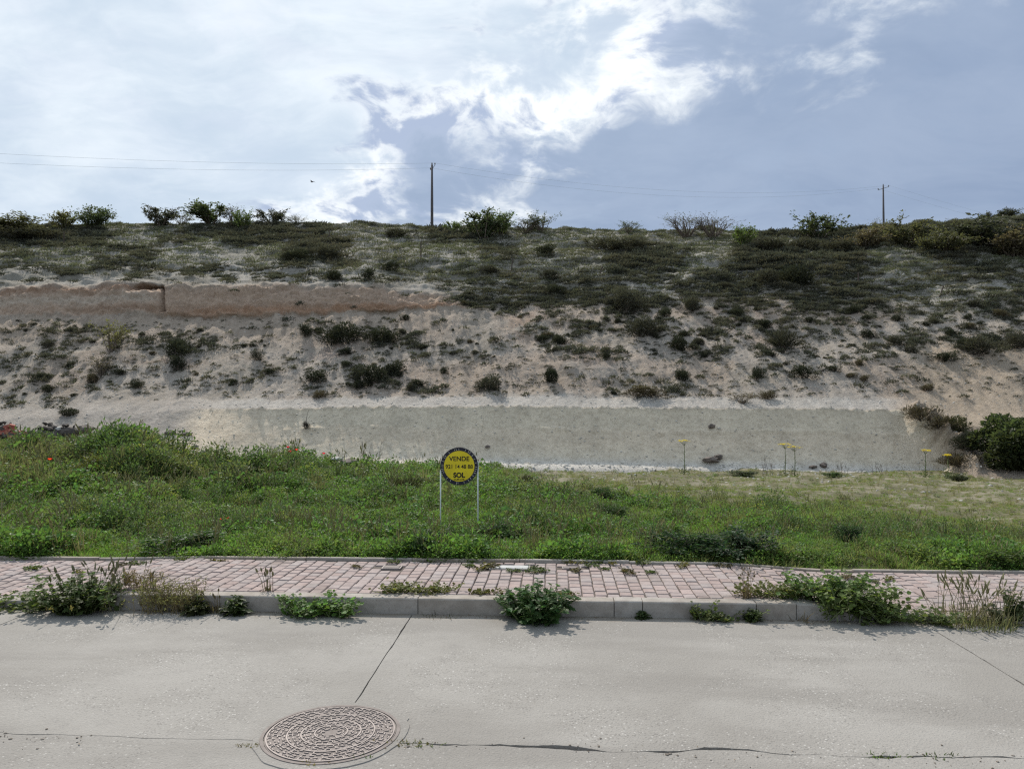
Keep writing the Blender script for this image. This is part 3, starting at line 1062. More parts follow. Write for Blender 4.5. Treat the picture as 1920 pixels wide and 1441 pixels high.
# ================================================================ scattering (ground cover that nobody could count)
def scatter_gn(name, pts, rotz, scl, idx, dry, protos, kind='stuff', tilt=None):
    me = bpy.data.meshes.new(name)
    n = len(pts)
    me.vertices.add(n)
    me.vertices.foreach_set('co', np.asarray(pts, np.float32).reshape(-1))
    rot = np.zeros((n, 3), np.float32)
    rot[:, 2] = rotz
    if tilt is not None:
        rot[:, 0] = tilt
    me.attributes.new('rot', 'FLOAT_VECTOR', 'POINT').data.foreach_set('vector', rot.reshape(-1))
    sc3 = np.asarray(scl, np.float32)
    if sc3.ndim == 1:
        sc3 = np.repeat(sc3[:, None], 3, 1)
    me.attributes.new('scl', 'FLOAT_VECTOR', 'POINT').data.foreach_set('vector', np.ascontiguousarray(sc3).reshape(-1))
    me.attributes.new('idx', 'INT', 'POINT').data.foreach_set('value', np.asarray(idx, np.int32))
    me.attributes.new('dry', 'FLOAT', 'POINT').data.foreach_set('value', np.asarray(dry, np.float32))
    ob = link(name, me)
    tag(ob, kind=kind)
    pc = bpy.data.collections.new(name + "_kinds")
    for k, (pm, colr) in enumerate(protos):
        po = bpy.data.objects.new("%s_kind_%02d" % (name, k), pm)
        if colr is not None:
            scrub = pm.materials[0] is M_SCRUB
            pm.materials[0] = foliage_mat(name + "_leaf", .22 if scrub else .45, (.17, .15, .11) if scrub else (.28, .235, .135), .1 if scrub else .25, colr)
        pc.objects.link(po)
    ng = bpy.data.node_groups.new(name, 'GeometryNodeTree')
    ng.interface.new_socket("Geometry", in_out='INPUT', socket_type='NodeSocketGeometry')
    ng.interface.new_socket("Geometry", in_out='OUTPUT', socket_type='NodeSocketGeometry')
    N, Lk = ng.nodes, ng.links
    gi, go = N.new('NodeGroupInput'), N.new('NodeGroupOutput')
    iop = N.new('GeometryNodeInstanceOnPoints')
    ci = N.new('GeometryNodeCollectionInfo')
    ci.inputs['Collection'].default_value = pc
    ci.inputs['Separate Children'].default_value = True
    ci.inputs['Reset Children'].default_value = True

    def attr(nm, typ):
        a = N.new('GeometryNodeInputNamedAttribute')
        a.data_type = typ
        a.inputs['Name'].default_value = nm
        return [s for s in a.outputs if s.enabled][0]
    Lk.new(gi.outputs[0], iop.inputs['Points'])
    Lk.new(ci.outputs[0], iop.inputs['Instance'])
    iop.inputs['Pick Instance'].default_value = True
    Lk.new(attr('idx', 'INT'), iop.inputs['Instance Index'])
    Lk.new(attr('rot', 'FLOAT_VECTOR'), iop.inputs['Rotation'])
    Lk.new(attr('scl', 'FLOAT_VECTOR'), iop.inputs['Scale'])
    Lk.new(iop.outputs[0], go.inputs[0])
    md = ob.modifiers.new("scatter", 'NODES')
    md.node_group = ng
    return ob


def tuft(n, rad, h, w, lean=.5, seed=1, mat=None, bend=.35):
    r = np.random.default_rng(seed)
    mb = MB()
    th = r.uniform(0, 2 * math.pi, n)
    rr_ = rad * np.sqrt(r.uniform(0, 1, n))
    base = np.stack([rr_ * np.cos(th), rr_ * np.sin(th), np.full(n, -.01)], 1)
    az = th + r.normal(0, .9, n)
    ln = np.abs(r.normal(0, lean, n))
    axis = np.stack([np.cos(az) * np.sin(ln), np.sin(az) * np.sin(ln), np.cos(ln)], 1)
    nrm = unit(n, r)
    mb.scatter(BLADE, BLADE_F, base, axis, nrm, h * r.uniform(.5, 1.1, n), w * r.uniform(.7, 1.3, n), r.uniform(0, 1, n), 0, bend=np.full(n, bend))
    return mb.mesh("grass_tuft", [mat or M_LEAF])


def weed(n, rad, h, leaf, seed=2, tmpl=(ROUND, ROUND_F), mat=None, wide=1.0):
    """low leafy plant: leaves held at all heights of a dome"""
    r = np.random.default_rng(seed)
    mb = MB()
    v = unit(n, r)
    v[:, 2] = np.abs(v[:, 2])
    k = r.uniform(.35, 1, n) ** .6
    base = v * k[:, None] * np.array([rad, rad, h])
    axis = v * np.array([1, 1, .5]) + unit(n, r) * .5
    nrm = unit(n, r) * .6 + np.array([0, 0, 1.0])
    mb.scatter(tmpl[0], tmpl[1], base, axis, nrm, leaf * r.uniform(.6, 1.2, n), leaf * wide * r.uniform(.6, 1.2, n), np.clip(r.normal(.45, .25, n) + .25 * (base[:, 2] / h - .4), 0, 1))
    for i in range(max(4, n // 14)):
        q = base[r.integers(n)]
        mb.tube([(q[0] * .15, q[1] * .15, -.02), q * .6, q], [.004 * h / .15, .003 * h / .15, .001], 3, .5, 1, cap=False)
    return mb.mesh("weed", [mat or M_LEAF, M_STEM])


def seeded_grass(n, h, seed, spike=.05, wid=.006, sx=.02, sy=.02):
    """thin stalks carrying bristly ears"""
    r = np.random.default_rng(seed)
    mb = MB()
    for i in range(n):
        a, ln = r.uniform(0, 2 * math.pi), abs(r.normal(0, .28))
        hh = h * r.uniform(.6, 1.05)
        p0 = np.array([r.normal(0, sx), r.normal(0, sy), -.01])
        d = np.array([math.cos(a) * math.sin(ln), math.sin(a) * math.sin(ln), math.cos(ln)])
        p1 = p0 + d * hh * .6
        p2 = p0 + d * hh + np.array([math.cos(a), math.sin(a), 0]) * hh * .10
        mb.tube([p0, p1, p2], [wid * .35, wid * .25, wid * .2], 3, r.uniform(.3, .8), 0, cap=False)
        dd = (p2 - p1) / np.linalg.norm(p2 - p1)
        p3 = p2 + dd * spike * r.uniform(.8, 1.2)
        mb.tube([p2, p2 + (p3 - p2) * .25, p2 + (p3 - p2) * .7, p3], [wid * .3, wid * .95, wid * .7, .0004], 4, r.uniform(.4, .9), 0, cap=False)
        m_ = 9
        bs = p2 + (p3 - p2) * r.uniform(0, .9, m_)[:, None]
        mb.scatter([(0, -.5, 0), (0, .5, 0), (1, 0, 0)], [(0, 1, 2)], bs, dd + unit(m_, r) * .35, unit(m_, r), spike * .6, .0012, .7)
    k = n * 2
    th = r.uniform(0, 2 * math.pi, k)
    base = np.stack([r.normal(0, sx, k), r.normal(0, sy, k), np.zeros(k)], 1)
    ln = np.abs(r.normal(.3, .35, k))
    axis = np.stack([np.cos(th) * np.sin(ln), np.sin(th) * np.sin(ln), np.cos(ln)], 1)
    mb.scatter(BLADE, BLADE_F, base, axis, unit(k, r), h * r.uniform(.3, .7, k), wid * .9, r.uniform(.1, .8, k), bend=np.full(k, .4))
    return mb.mesh("eared_grass", [M_STRAW])


G1, G2, G3, G4 = (.172, .262, .054), (.136, .226, .049), (.215, .282, .064), (.185, .202, .082)
grass_protos = [(tuft(16, .05, .115, .0065, .55, 1), G1), (tuft(20, .06, .15, .007, .6, 2), G2), (tuft(14, .05, .09, .006, .7, 3), G3), (tuft(18, .05, .20, .006, .45, 4), G4),
                (weed(70, .095, .085, .023, 5), (.140, .228, .046)), (weed(80, .10, .13, .032, 6, (LEAF, LEAF_F), wide=.5), (.112, .190, .045)),
                (seeded_grass(7, .24, 7), (.22, .21, .11)), (tuft(22, .04, .26, .0045, .32, 8), (.155, .14, .08)), (weed(130, .15, .17, .032, 9), (.092, .162, .042)),
                (weed(240, .20, .24, .034, 10, (LEAF, LEAF_F), wide=.5), (.082, .130, .042)), (tuft(90, .12, .36, .006, .42, 11), (.150, .155, .075)), (weed(200, .18, .20, .03, 12, (LEAF, LEAF_F), wide=.6), (.205, .240, .055))]
# positions: thicker near the pavement
pts, rz, sc_, ix, dy_ = [], [], [], [], []


def add_grass(n, t0, t1, size, dens_pow=1.0):
    t = t0 + (t1 - t0) * RNG.uniform(0, 1, n) ** dens_pow
    Y = KO[1] + t
    s = RNG.uniform(-.92, .92, n) * (Y + .6) 
    P_ = rw(s, t)
    x, y = P_[:, 0], P_[:, 1]
    z = lotz(x, y)
    dr = dryness(x, y)
    keep = RNG.uniform(0, 1, n) < (1 - .25 * dr) * (.45 + .9 * fbm(x * .8, y * .8, 3, 95))
    x, y, z, dr, t_ = x[keep], y[keep], z[keep], dr[keep], t[keep]
    k = len(x)
    patch = fbm(x * .45, y * .7, 3, 96)
    patch2 = fbm(x * .9 + 40, y * 1.2, 3, 97)
    mh = sstep(mound(x, y), .12, .6)
    id_ = RNG.choice([0, 1, 2], k, p=[.4, .35, .25])
    u = RNG.uniform(0, 1, k)
    id_ = np.where(u < .34 * sstep(patch, .46, .60) + .05, 4, id_)
    id_ = np.where((u > .76) & (patch2 > .48), 5, id_)
    id_ = np.where((u > .93 - .10 * mh), 3, id_)
    id_ = np.where((u > .955 - .07 * mh) & (patch2 < .52), 7, id_)
    id_ = np.where(u > .985, 6, id_)
    lushedge = 1 - sstep(t_, 1.5, 2.5)
    id_ = np.where((RNG.uniform(0, 1, k) < .030 * (1 + 1.5 * (patch > .5))) & (t_ > 2.0), 8, id_)
    rt = sstep(x, .5, 2.5)
    id_ = np.where(((id_ == 4) | (id_ == 5) | (id_ == 8)) & (RNG.uniform(0, 1, k) < .72 * rt), RNG.choice([0, 1, 3], k, p=[.4, .4, .2]), id_)
    clump = sstep(fbm(x * 1.1 + 3, y * 1.1, 2, 131), .50, .62) * (.25 + .75 * mh) * (1 - dr) * (t_ > 2.6) * (1 - .8 * sstep(y, 14.6, 15.6))
    uu = RNG.uniform(0, 1, k)
    id_ = np.where(uu < .15 * clump, 9, id_)
    id_ = np.where((uu > .12) & (uu < .12 + .06 * mh * (1 - .8 * sstep(y, 14.6, 15.6))), 10, id_)
    id_ = np.where((uu > .965) & (uu < .965 + .03 * clump), 11, id_)
    lushedge = lushedge * sstep(fbm(x * .9 + 7, y * .9, 3, 99), .40, .60)
    id_ = np.where((RNG.uniform(0, 1, k) < .36 * lushedge), RNG.choice([4, 5, 8], k, p=[.5, .35, .15]), id_)
    size_ = size * (.35 + 1.3 * fbm(x * 1.3, y * 1.3, 3, 98)) * (1 + .5 * lushedge * sstep(t_, 1.40, 1.6)) * (1 + .35 * mh) * (1 - .6 * dr) * RNG.uniform(.75, 1.25, k)
    size_ = np.where(t_ < 1.5, size_ * (.55 + .6 * fbm(x * 2.2, y * 2.2, 3, 77)), size_) * np.where((id_ == 8) & (t_ < 2.4), .75, 1)
    size_ = size_ * (1 - .75 * sstep(y, 15.6, 16.4) * sstep(-x, 6.2, 7.0))
    size_ = size_ * (1 - .24 * sstep(x, 0, 2.5))
    pts.append(np.stack([x, y, z], 1))
    rz.append(RNG.uniform(0, 6.28, k))
    sc_.append(size_)
    ix.append(id_)
    dd = np.clip(dr * RNG.uniform(.0, .75, k) + .30 * sstep(patch2, .50, .66) * RNG.uniform(0, 1, k) + .28 * mh * RNG.uniform(0, 1, k) * sstep(patch, .4, .6), 0, 1)
    dd = np.where(id_ == 6, np.maximum(dd, .35), dd)
    dy_.append(dd)


add_grass(21000, 1.385, 3.2, 1.0)
add_grass(29000, 3.0, 7.0, 1.1)
add_grass(31000, 6.5, 15.6, 1.35)
scatter_gn("grass", np.concatenate(pts), np.concatenate(rz), np.concatenate(sc_), np.concatenate(ix), np.concatenate(dy_), grass_protos)

# cushions of thyme-like scrub and thin turf on the hill
def cushion(n, rad, h, bl, seed, w=.02):
    r = np.random.default_rng(seed)
    mb = MB()
    v = unit(n, r)
    v[:, 2] = np.abs(v[:, 2])
    base = v * np.array([rad, rad, h]) * r.uniform(.45, .95, n)[:, None] * (1 + .25 * np.sin(3 * np.arctan2(v[:, 1], v[:, 0]) + seed))[:, None]
    axis = v + unit(n, r) * .45 + np.array([0, 0, .35])
    mb.scatter(LEAF, LEAF_F, base, axis, unit(n, r), bl * r.uniform(.6, 1.3, n), w * r.uniform(.7, 1.3, n), np.clip(r.normal(.4, .2, n) + .7 * (v[:, 2] - .5), 0, 1))  # upper leaves tinted brighter: sunlit cushion tops put into the colour
    return mb.mesh("cushion", [M_SCRUB])


SC1, SC2, SC3 = (.098, .102, .080), (.066, .070, .058), (.150, .154, .112)
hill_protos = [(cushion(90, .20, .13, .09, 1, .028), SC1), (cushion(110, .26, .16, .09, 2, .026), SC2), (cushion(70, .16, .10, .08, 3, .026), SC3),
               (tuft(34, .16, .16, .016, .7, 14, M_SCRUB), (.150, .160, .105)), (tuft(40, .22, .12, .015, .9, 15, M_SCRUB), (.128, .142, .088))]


def cover(px, py):
    """share of the ground the scrub hides, from the photograph's layout"""
    px, py = np.asarray(px, float), np.asarray(py, float)
    lim = np.interp(px, [-1000, 0, 300, 500, 700, 860, 960, 1100, 1300, 1500, 1700, 1920, 2900], [500, 498, 496, 500, 508, 540, 585, 580, 585, 590, 622, 640, 640])
    nn = fbm(px / 55, py / 22, 4, 201)
    c = .97 * (1 - sstep(py + 70 * (nn - .5) + 50 * (fbm(px / 16, py / 9, 3, 206) - .5), lim - 46, lim + 34))
    pale = np.exp(-((px - 380) / 280) ** 2 - ((py - 492) / 22) ** 2) * .62 + np.exp(-((px - 1350) / 260) ** 2 - ((py - 520) / 30) ** 2) * .45 + np.exp(-((px - 1870) / 70) ** 2 - ((py - 530) / 22) ** 2) * .62 + np.exp(-((px - 1650) / 120) ** 2 - ((py - 520) / 20) ** 2) * .4 + np.exp(-((px - 60) / 120) ** 2 - ((py - 512) / 14) ** 2) * .5
    c = c * (1 - pale * sstep(nn, .28, .55))
    low = 0
    for (bx_, by_, sx_, sy_, a_) in ((350, 643, 110, 15, .95), (640, 635, 55, 28, .9), (740, 635, 100, 32, .75), (700, 700, 60, 28, .5), (120, 628, 130, 22, .5), (90, 690, 120, 45, .30), (60, 750, 80, 35, .30),
                                     (1080, 620, 70, 30, .85), (1190, 600, 60, 50, .8), (1130, 650, 90, 20, .6), (1330, 620, 60, 40, .7), (1380, 652, 70, 12, .8), (1550, 635, 80, 16, .7),
                                     (1720, 632, 110, 20, .8), (1860, 640, 60, 28, .8), (860, 655, 80, 20, .3), (960, 715, 90, 18, .3), (1210, 725, 80, 20, .4), (480, 700, 120, 30, .22),
                                     (1450, 600, 90, 30, .45), (1000, 570, 80, 20, .5), (780, 720, 120, 22, .25), (1500, 690, 60, 14, .35), (1800, 690, 80, 30, .16), (560, 670, 80, 35, .3), (1620, 660, 100, 22, .35)):
        low = np.maximum(low, a_ * np.exp(-((px - bx_) / sx_) ** 2 - ((py - by_) / sy_) ** 2))
    low = low * sstep(nn, .34, .54) * 1.4
    low = np.maximum(low, .05 * (py < 742) * sstep(nn, .45, .6))
    low = low * (1 - sstep(py, 738, 756) * sstep(px, 250, 330))
    scarp = sstep(py, 524, 534) * (1 - sstep(py, 590, 602)) * (1 - sstep(px, 780, 880))
    return np.clip(np.maximum(c, low), 0, 1) * (1 - .95 * scarp)


def hill_scatter(n, r0, r1, seed):
    r = np.random.default_rng(seed)
    ci = r.uniform(0, len(cols) - 1.001, n)
    ri = r.uniform(np.searchsorted(rows, r0), np.searchsorted(rows, r1) - 1.001, n)
    i0, j0 = ri.astype(int), ci.astype(int)
    fi, fj = (ri - i0)[:, None], (ci - j0)[:, None]
    Pq = HV[i0, j0] * (1 - fi) * (1 - fj) + HV[i0 + 1, j0] * fi * (1 - fj) + HV[i0, j0 + 1] * (1 - fi) * fj + HV[i0 + 1, j0 + 1] * fi * fj
    px = CX + Pq[:, 0] / Pq[:, 1] * F
    py = HY + (CAMH - Pq[:, 2]) / Pq[:, 1] * F
    inside = (px > -260) & (px < 2180)
    return Pq[inside], px[inside], py[inside], r


hp, hx, hy_, r_ = hill_scatter(150000, 2.6, 8.0, 301)
cv = cover(hx, hy_)
tread = fbm(hp[:, 0] * .9, hp[:, 2] * 5.5, 4, 52)
tread2 = fbm(hp[:, 0] * 2.4, hp[:, 2] * 9, 3, 57)
kp = r_.uniform(0, 1, len(hx)) < cv * np.where(hy_ > 545 + 60 * fbm(hx / 40, hy_ / 30, 2, 207), .42 * sstep(fbm(hp[:, 0] * 2.2, hp[:, 2] * 3.0, 3, 205), .42, .58) + .04, .30 + .68 * sstep(.6 * tread + .4 * tread2, .43, .55))
hp, hx, hy_, cv = hp[kp], hx[kp], hy_[kp], cv[kp]
n = len(hp)
turf = (1 - sstep(hy_, 500, 575)) * sstep(fbm(hx / 120, hy_ / 40, 3, 202) + .12 * sstep(np.abs(hx - 900), 400, 100) , .42, .60)
turf = np.maximum(turf, .85 * np.exp(-((hx - 900) / 230) ** 2 - ((hy_ - 505) / 55) ** 2))
turf = np.maximum(turf, .9 * np.exp(-((hx - 1780) / 170) ** 2 - ((hy_ - 560) / 60) ** 2))
hid = np.where(r_.uniform(0, 1, n) < turf, r_.choice([3, 4, 4], n), r_.choice([0, 0, 1, 2], n))
hs = (.55 + .85 * r_.uniform(0, 1, n) ** 2) * (1 + .45 * sstep(-hy_, -560, -470)) * np.where(hy_ > 570, .72, .84)
flat = np.where(hy_ > 570, 0.0, 1.0)
scale3 = np.stack([hs * (r_.uniform(.8, 1.2, n) + .45 * flat * r_.uniform(0, 1, n)), hs * r_.uniform(.8, 1.1, n), hs * (r_.uniform(.8, 1.25, n) - .2 * flat)], 1)
hdry = np.clip(r_.normal(.12, .14, n) + .20 * sstep(fbm(hx / 80, hy_ / 30, 3, 203), .55, .7), 0, .8)
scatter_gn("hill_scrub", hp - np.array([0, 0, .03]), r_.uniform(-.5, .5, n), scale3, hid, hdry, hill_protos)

# specks of tiny tufts all over the bare slope
sp, sx_, sy_, r_ = hill_scatter(26000, 2.7, 5.6, 302)
cl = fbm(sx_ / 30, sy_ / 16, 3, 204)
kp = (r_.uniform(0, 1, len(sx_)) < .26 * sstep(cl, .46, .64) + .02) & ((sy_ < 745) | (sx_ < 300)) & ((sy_ > 600) | (sx_ > 860))
sp = sp[kp]
n = len(sp)
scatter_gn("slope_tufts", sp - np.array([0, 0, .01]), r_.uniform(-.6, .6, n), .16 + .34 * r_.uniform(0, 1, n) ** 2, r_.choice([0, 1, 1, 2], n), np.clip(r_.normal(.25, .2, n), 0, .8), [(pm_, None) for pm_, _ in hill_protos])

# turf along the brow and beyond
n = 9000
ci = RNG.uniform(60, len(cols) - 60, n).astype(int)
bi = RNG.integers(NR - 3, NR + 4, n)
f2 = RNG.uniform(0, 1, (n, 1))
bp = HV[bi, ci] * (1 - f2) + HV[bi + 1, ci] * f2
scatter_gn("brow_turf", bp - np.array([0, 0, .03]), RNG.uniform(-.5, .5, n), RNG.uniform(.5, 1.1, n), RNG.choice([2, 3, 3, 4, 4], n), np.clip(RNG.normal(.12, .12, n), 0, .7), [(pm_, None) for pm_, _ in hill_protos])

# gravel: loose chalk at the foot of the cut, grit on the cut and along the slope
def pebble(seed, sub=1):
    r = np.random.default_rng(seed)
    bm = bmesh.new()
    bmesh.ops.create_icosphere(bm, subdivisions=sub, radius=1)
    for v in bm.verts:
        k = 1 + .45 * (r.uniform() - .5)
        v.co = Vector((v.co.x * k * 1.2, v.co.y * k, v.co.z * k * .7))
    me = bpy.data.meshes.new("pebble")
    bm.to_mesh(me)
    bm.free()
    return me


peb = []
for k in range(3):
    me = pebble(k)
    me.materials.append(M_STONE)
    peb.append((me, None))
gp, gx_, gy_, r_ = hill_scatter(46000, .55, 5.0, 401)
foot = np.exp(-((gy_ - np.interp(gx_, KPX, foot_y)) / 9) ** 2) * sstep(gx_, 560, 800)
dens = np.maximum(foot, .16) * np.where(gy_ > 770, 1, 2.2)
kp = r_.uniform(0, 1, len(gx_)) < dens
gp, foot = gp[kp], foot[kp]
n = len(gp)
scatter_gn("gravel", gp, r_.uniform(0, 6, n), .008 + .026 * r_.uniform(0, 1, n) ** 4 + .028 * foot * r_.uniform(0, 1, n), r_.integers(0, 3, n), np.zeros(n), peb)

# pale stones on the dry patch
n = 2600
x = RNG.uniform(.2, 14, n)
y = RNG.uniform(12.5, 20.6, n)
k = RNG.uniform(0, 1, n) < dryness(x, y) * (.25 + .75 * sstep(y, 17.5, 20.5))
x, y = x[k], y[k]
scatter_gn("lot_gravel", np.stack([x, y, lotz(x, y)], 1), RNG.uniform(0, 6, len(x)), .010 + .030 * RNG.uniform(0, 1, len(x)) ** 3, RNG.integers(0, 3, len(x)), np.zeros(len(x)), peb)


# ================================================================ shrubs
def shrub_meshes(seed, n_stem=9, n_leaf=900, spread=.5, leaf=.07, wide=.5, twig=.25, dense=False, upright=.6, serr=False):
    """unit shrub: about 1 wide, 1 tall, standing at z = 0. Returns (branches, foliage)"""
    r = np.random.default_rng(seed)
    br, fo = MB(), MB()
    tips = []
    for i in range(n_stem):
        a = r.uniform(0, 2 * math.pi)
        out = spread * math.sqrt(r.uniform(.02, 1))
        hgt = r.uniform(.55, 1.0) * (1 - .55 * (out / max(spread, .01)) ** 2 * (1 - upright))
        p0 = np.array([math.cos(a) * .04, math.sin(a) * .04, -.03])
        p3 = np.array([math.cos(a) * out, math.sin(a) * out, hgt])
        p1 = p0 + (p3 - p0) * .35 + np.array([r.normal(0, .03), r.normal(0, .03), .06])
        p2 = p0 + (p3 - p0) * .7 + np.array([r.normal(0, .04), r.normal(0, .04), .05])
        br.tube([p0, p1, p2, p3], [.016, .012, .008, .003], 4, .5, 0, cap=False)
        tips.append((p1, p2, p3))
        tips.append((p0 + (p1 - p0) * .3, p1, p2))
        tips.append((p0 + (p1 - p0) * .3 + unit(1, r)[0] * .12 * np.array([1, 1, .2]), p1 + unit(1, r)[0] * .14, p2 + unit(1, r)[0] * .12))
        for j in range(5):
            u = r.uniform(.25, 1)
            q0 = p1 + (p3 - p1) * u
            dv = (p3 - p0) / np.linalg.norm(p3 - p0) * .6 + unit(1, r)[0] * .8
            dv[2] = abs(dv[2]) * .8 + .1
            L = r.uniform(.12, .30)
            q1 = q0 + dv * L * .5
            q2 = q0 + dv * L
            br.tube([q0, q1, q2], [.006, .004, .0015], 3, .5, 0, cap=False)
            tips.append((q0, q1, q2))
            if r.uniform() < twig:
                q3 = q2 + (dv + unit(1, r)[0] * .4) * r.uniform(.08, .2)
                br.tube([q2, q3], [.002, .001], 3, .5, 0, cap=False)
                tips.append((q1, q2, q3))
    T = np.array(tips)
    k = r.integers(0, len(T), n_leaf)
    u = r.uniform(.0, 1.05, n_leaf)[:, None]
    base = np.where(u < .5, T[k, 0] + (T[k, 1] - T[k, 0]) * u * 2, T[k, 1] + (T[k, 2] - T[k, 1]) * (u - .5) * 2)
    base = base + r.normal(0, .055 if dense else .03, (n_leaf, 3))
    low = base[:, 2] < .12
    base[low, 2] = r.uniform(.03, .3, low.sum())
    axis = base * np.array([1, 1, .3]) + unit(n_leaf, r) * .6 + np.array([0, 0, .2])
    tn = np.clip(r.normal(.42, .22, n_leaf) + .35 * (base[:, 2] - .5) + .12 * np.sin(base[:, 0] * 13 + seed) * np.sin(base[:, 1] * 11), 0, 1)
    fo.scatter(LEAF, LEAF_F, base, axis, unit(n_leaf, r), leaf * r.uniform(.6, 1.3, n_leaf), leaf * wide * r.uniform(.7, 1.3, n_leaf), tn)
    return br.mesh("branches", [M_BARK]), fo.mesh("foliage", [M_LEAF])


SH = {'leafy': [shrub_meshes(11, 15, 2400, .46, .07, .6), shrub_meshes(12, 16, 2600, .46, .065, .6), shrub_meshes(13, 14, 2200, .48, .07, .6, twig=.5)],
      'open': [shrub_meshes(21, 16, 1000, .5, .06, .5, twig=.8), shrub_meshes(22, 16, 900, .5, .06, .5, twig=.9)],
      'dense': [shrub_meshes(31, 16, 2600, .5, .075, .55, dense=True, upright=.2), shrub_meshes(32, 15, 2400, .52, .08, .5, dense=True, upright=.3)],
      'twiggy': [shrub_meshes(41, 26, 800, .52, .06, .3, twig=1.0, upright=.8), shrub_meshes(42, 24, 700, .5, .06, .3, twig=1.0, upright=.8)]}


def heath_mesh(seed, n=1700, bl=.10, w=.26, up=.35, spiky=.0, nl=7):
    """unit dark small-leaved bush: several rounded lobes of fine shoots"""
    r = np.random.default_rng(seed)
    mb = MB()
    cen = np.stack([r.normal(0, .19, nl), r.normal(0, .19, nl), r.uniform(.12, .58, nl)], 1)
    rad = r.uniform(.16, .30, nl) * (1 if nl < 10 else .72)
    cen[0], rad[0] = (0, 0, .28), .34
    k = r.choice(nl, n, p=rad ** 2 / (rad ** 2).sum())
    v = unit(n, r)
    base = cen[k] + v * (rad[k] * r.uniform(.35, 1.0, n) ** .6)[:, None]
    base[:, 2] = np.abs(base[:, 2])
    axis = v * .6 + unit(n, r) * .55 + np.array([0, 0, up])
    mb.scatter(LEAF, LEAF_F, base, axis, unit(n, r), bl * r.uniform(.5, 1.4, n), bl * w * r.uniform(.7, 1.4, n), np.clip(r.normal(.38, .2, n) + .9 * (base[:, 2] - .38), 0, 1))  # tint rises with leaf height, painting lit tops on the bush
    if spiky:
        m_ = 90
        v = unit(m_, r)
        v[:, 2] = np.abs(v[:, 2]) + .3
        mb.scatter(BLADE, BLADE_F, v * np.array([.25, .25, .2]), v, unit(m_, r), r.uniform(.4, .75, m_) * spiky, .012, r.uniform(.2, .7, m_))
    st_ = MB()
    for i in range(7):
        q = base[r.integers(n)]
        st_.tube([(q[0] * .1, q[1] * .1, -.05), q * .55, q], [.02, .012, .004], 3, .5, 0, cap=False)
    return st_.mesh("branches", [M_BARK]), mb.mesh("foliage", [M_SCRUB])


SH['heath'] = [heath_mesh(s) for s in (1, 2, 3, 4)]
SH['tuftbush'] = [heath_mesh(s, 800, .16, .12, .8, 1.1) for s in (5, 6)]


def place(kind, name, p, w, h, color, label, cat='shrub', group=None, rz=None, dep=None, parts=True):
    i = RNG.integers(len(SH[kind]))
    b, f = SH[kind][i]
    root = empty(name, p, RNG.uniform(0, 6.28) if rz is None else rz, (w, dep or w, h))
    tag(root, label, cat, group)
    link("branches", b, root)
    link("foliage", f, root, color=color)
    return root


def on_hill(px, py, wpx, hpx, kind, color, label, group=None, name='shrub', sink=.04):
    p = hill_pt(px, py)
    k = p[1] / F
    h = hpx * k
    p[2] -= sink * h
    return place(kind, name, p, wpx * k, h * 1.05, color, label, 'shrub', group)


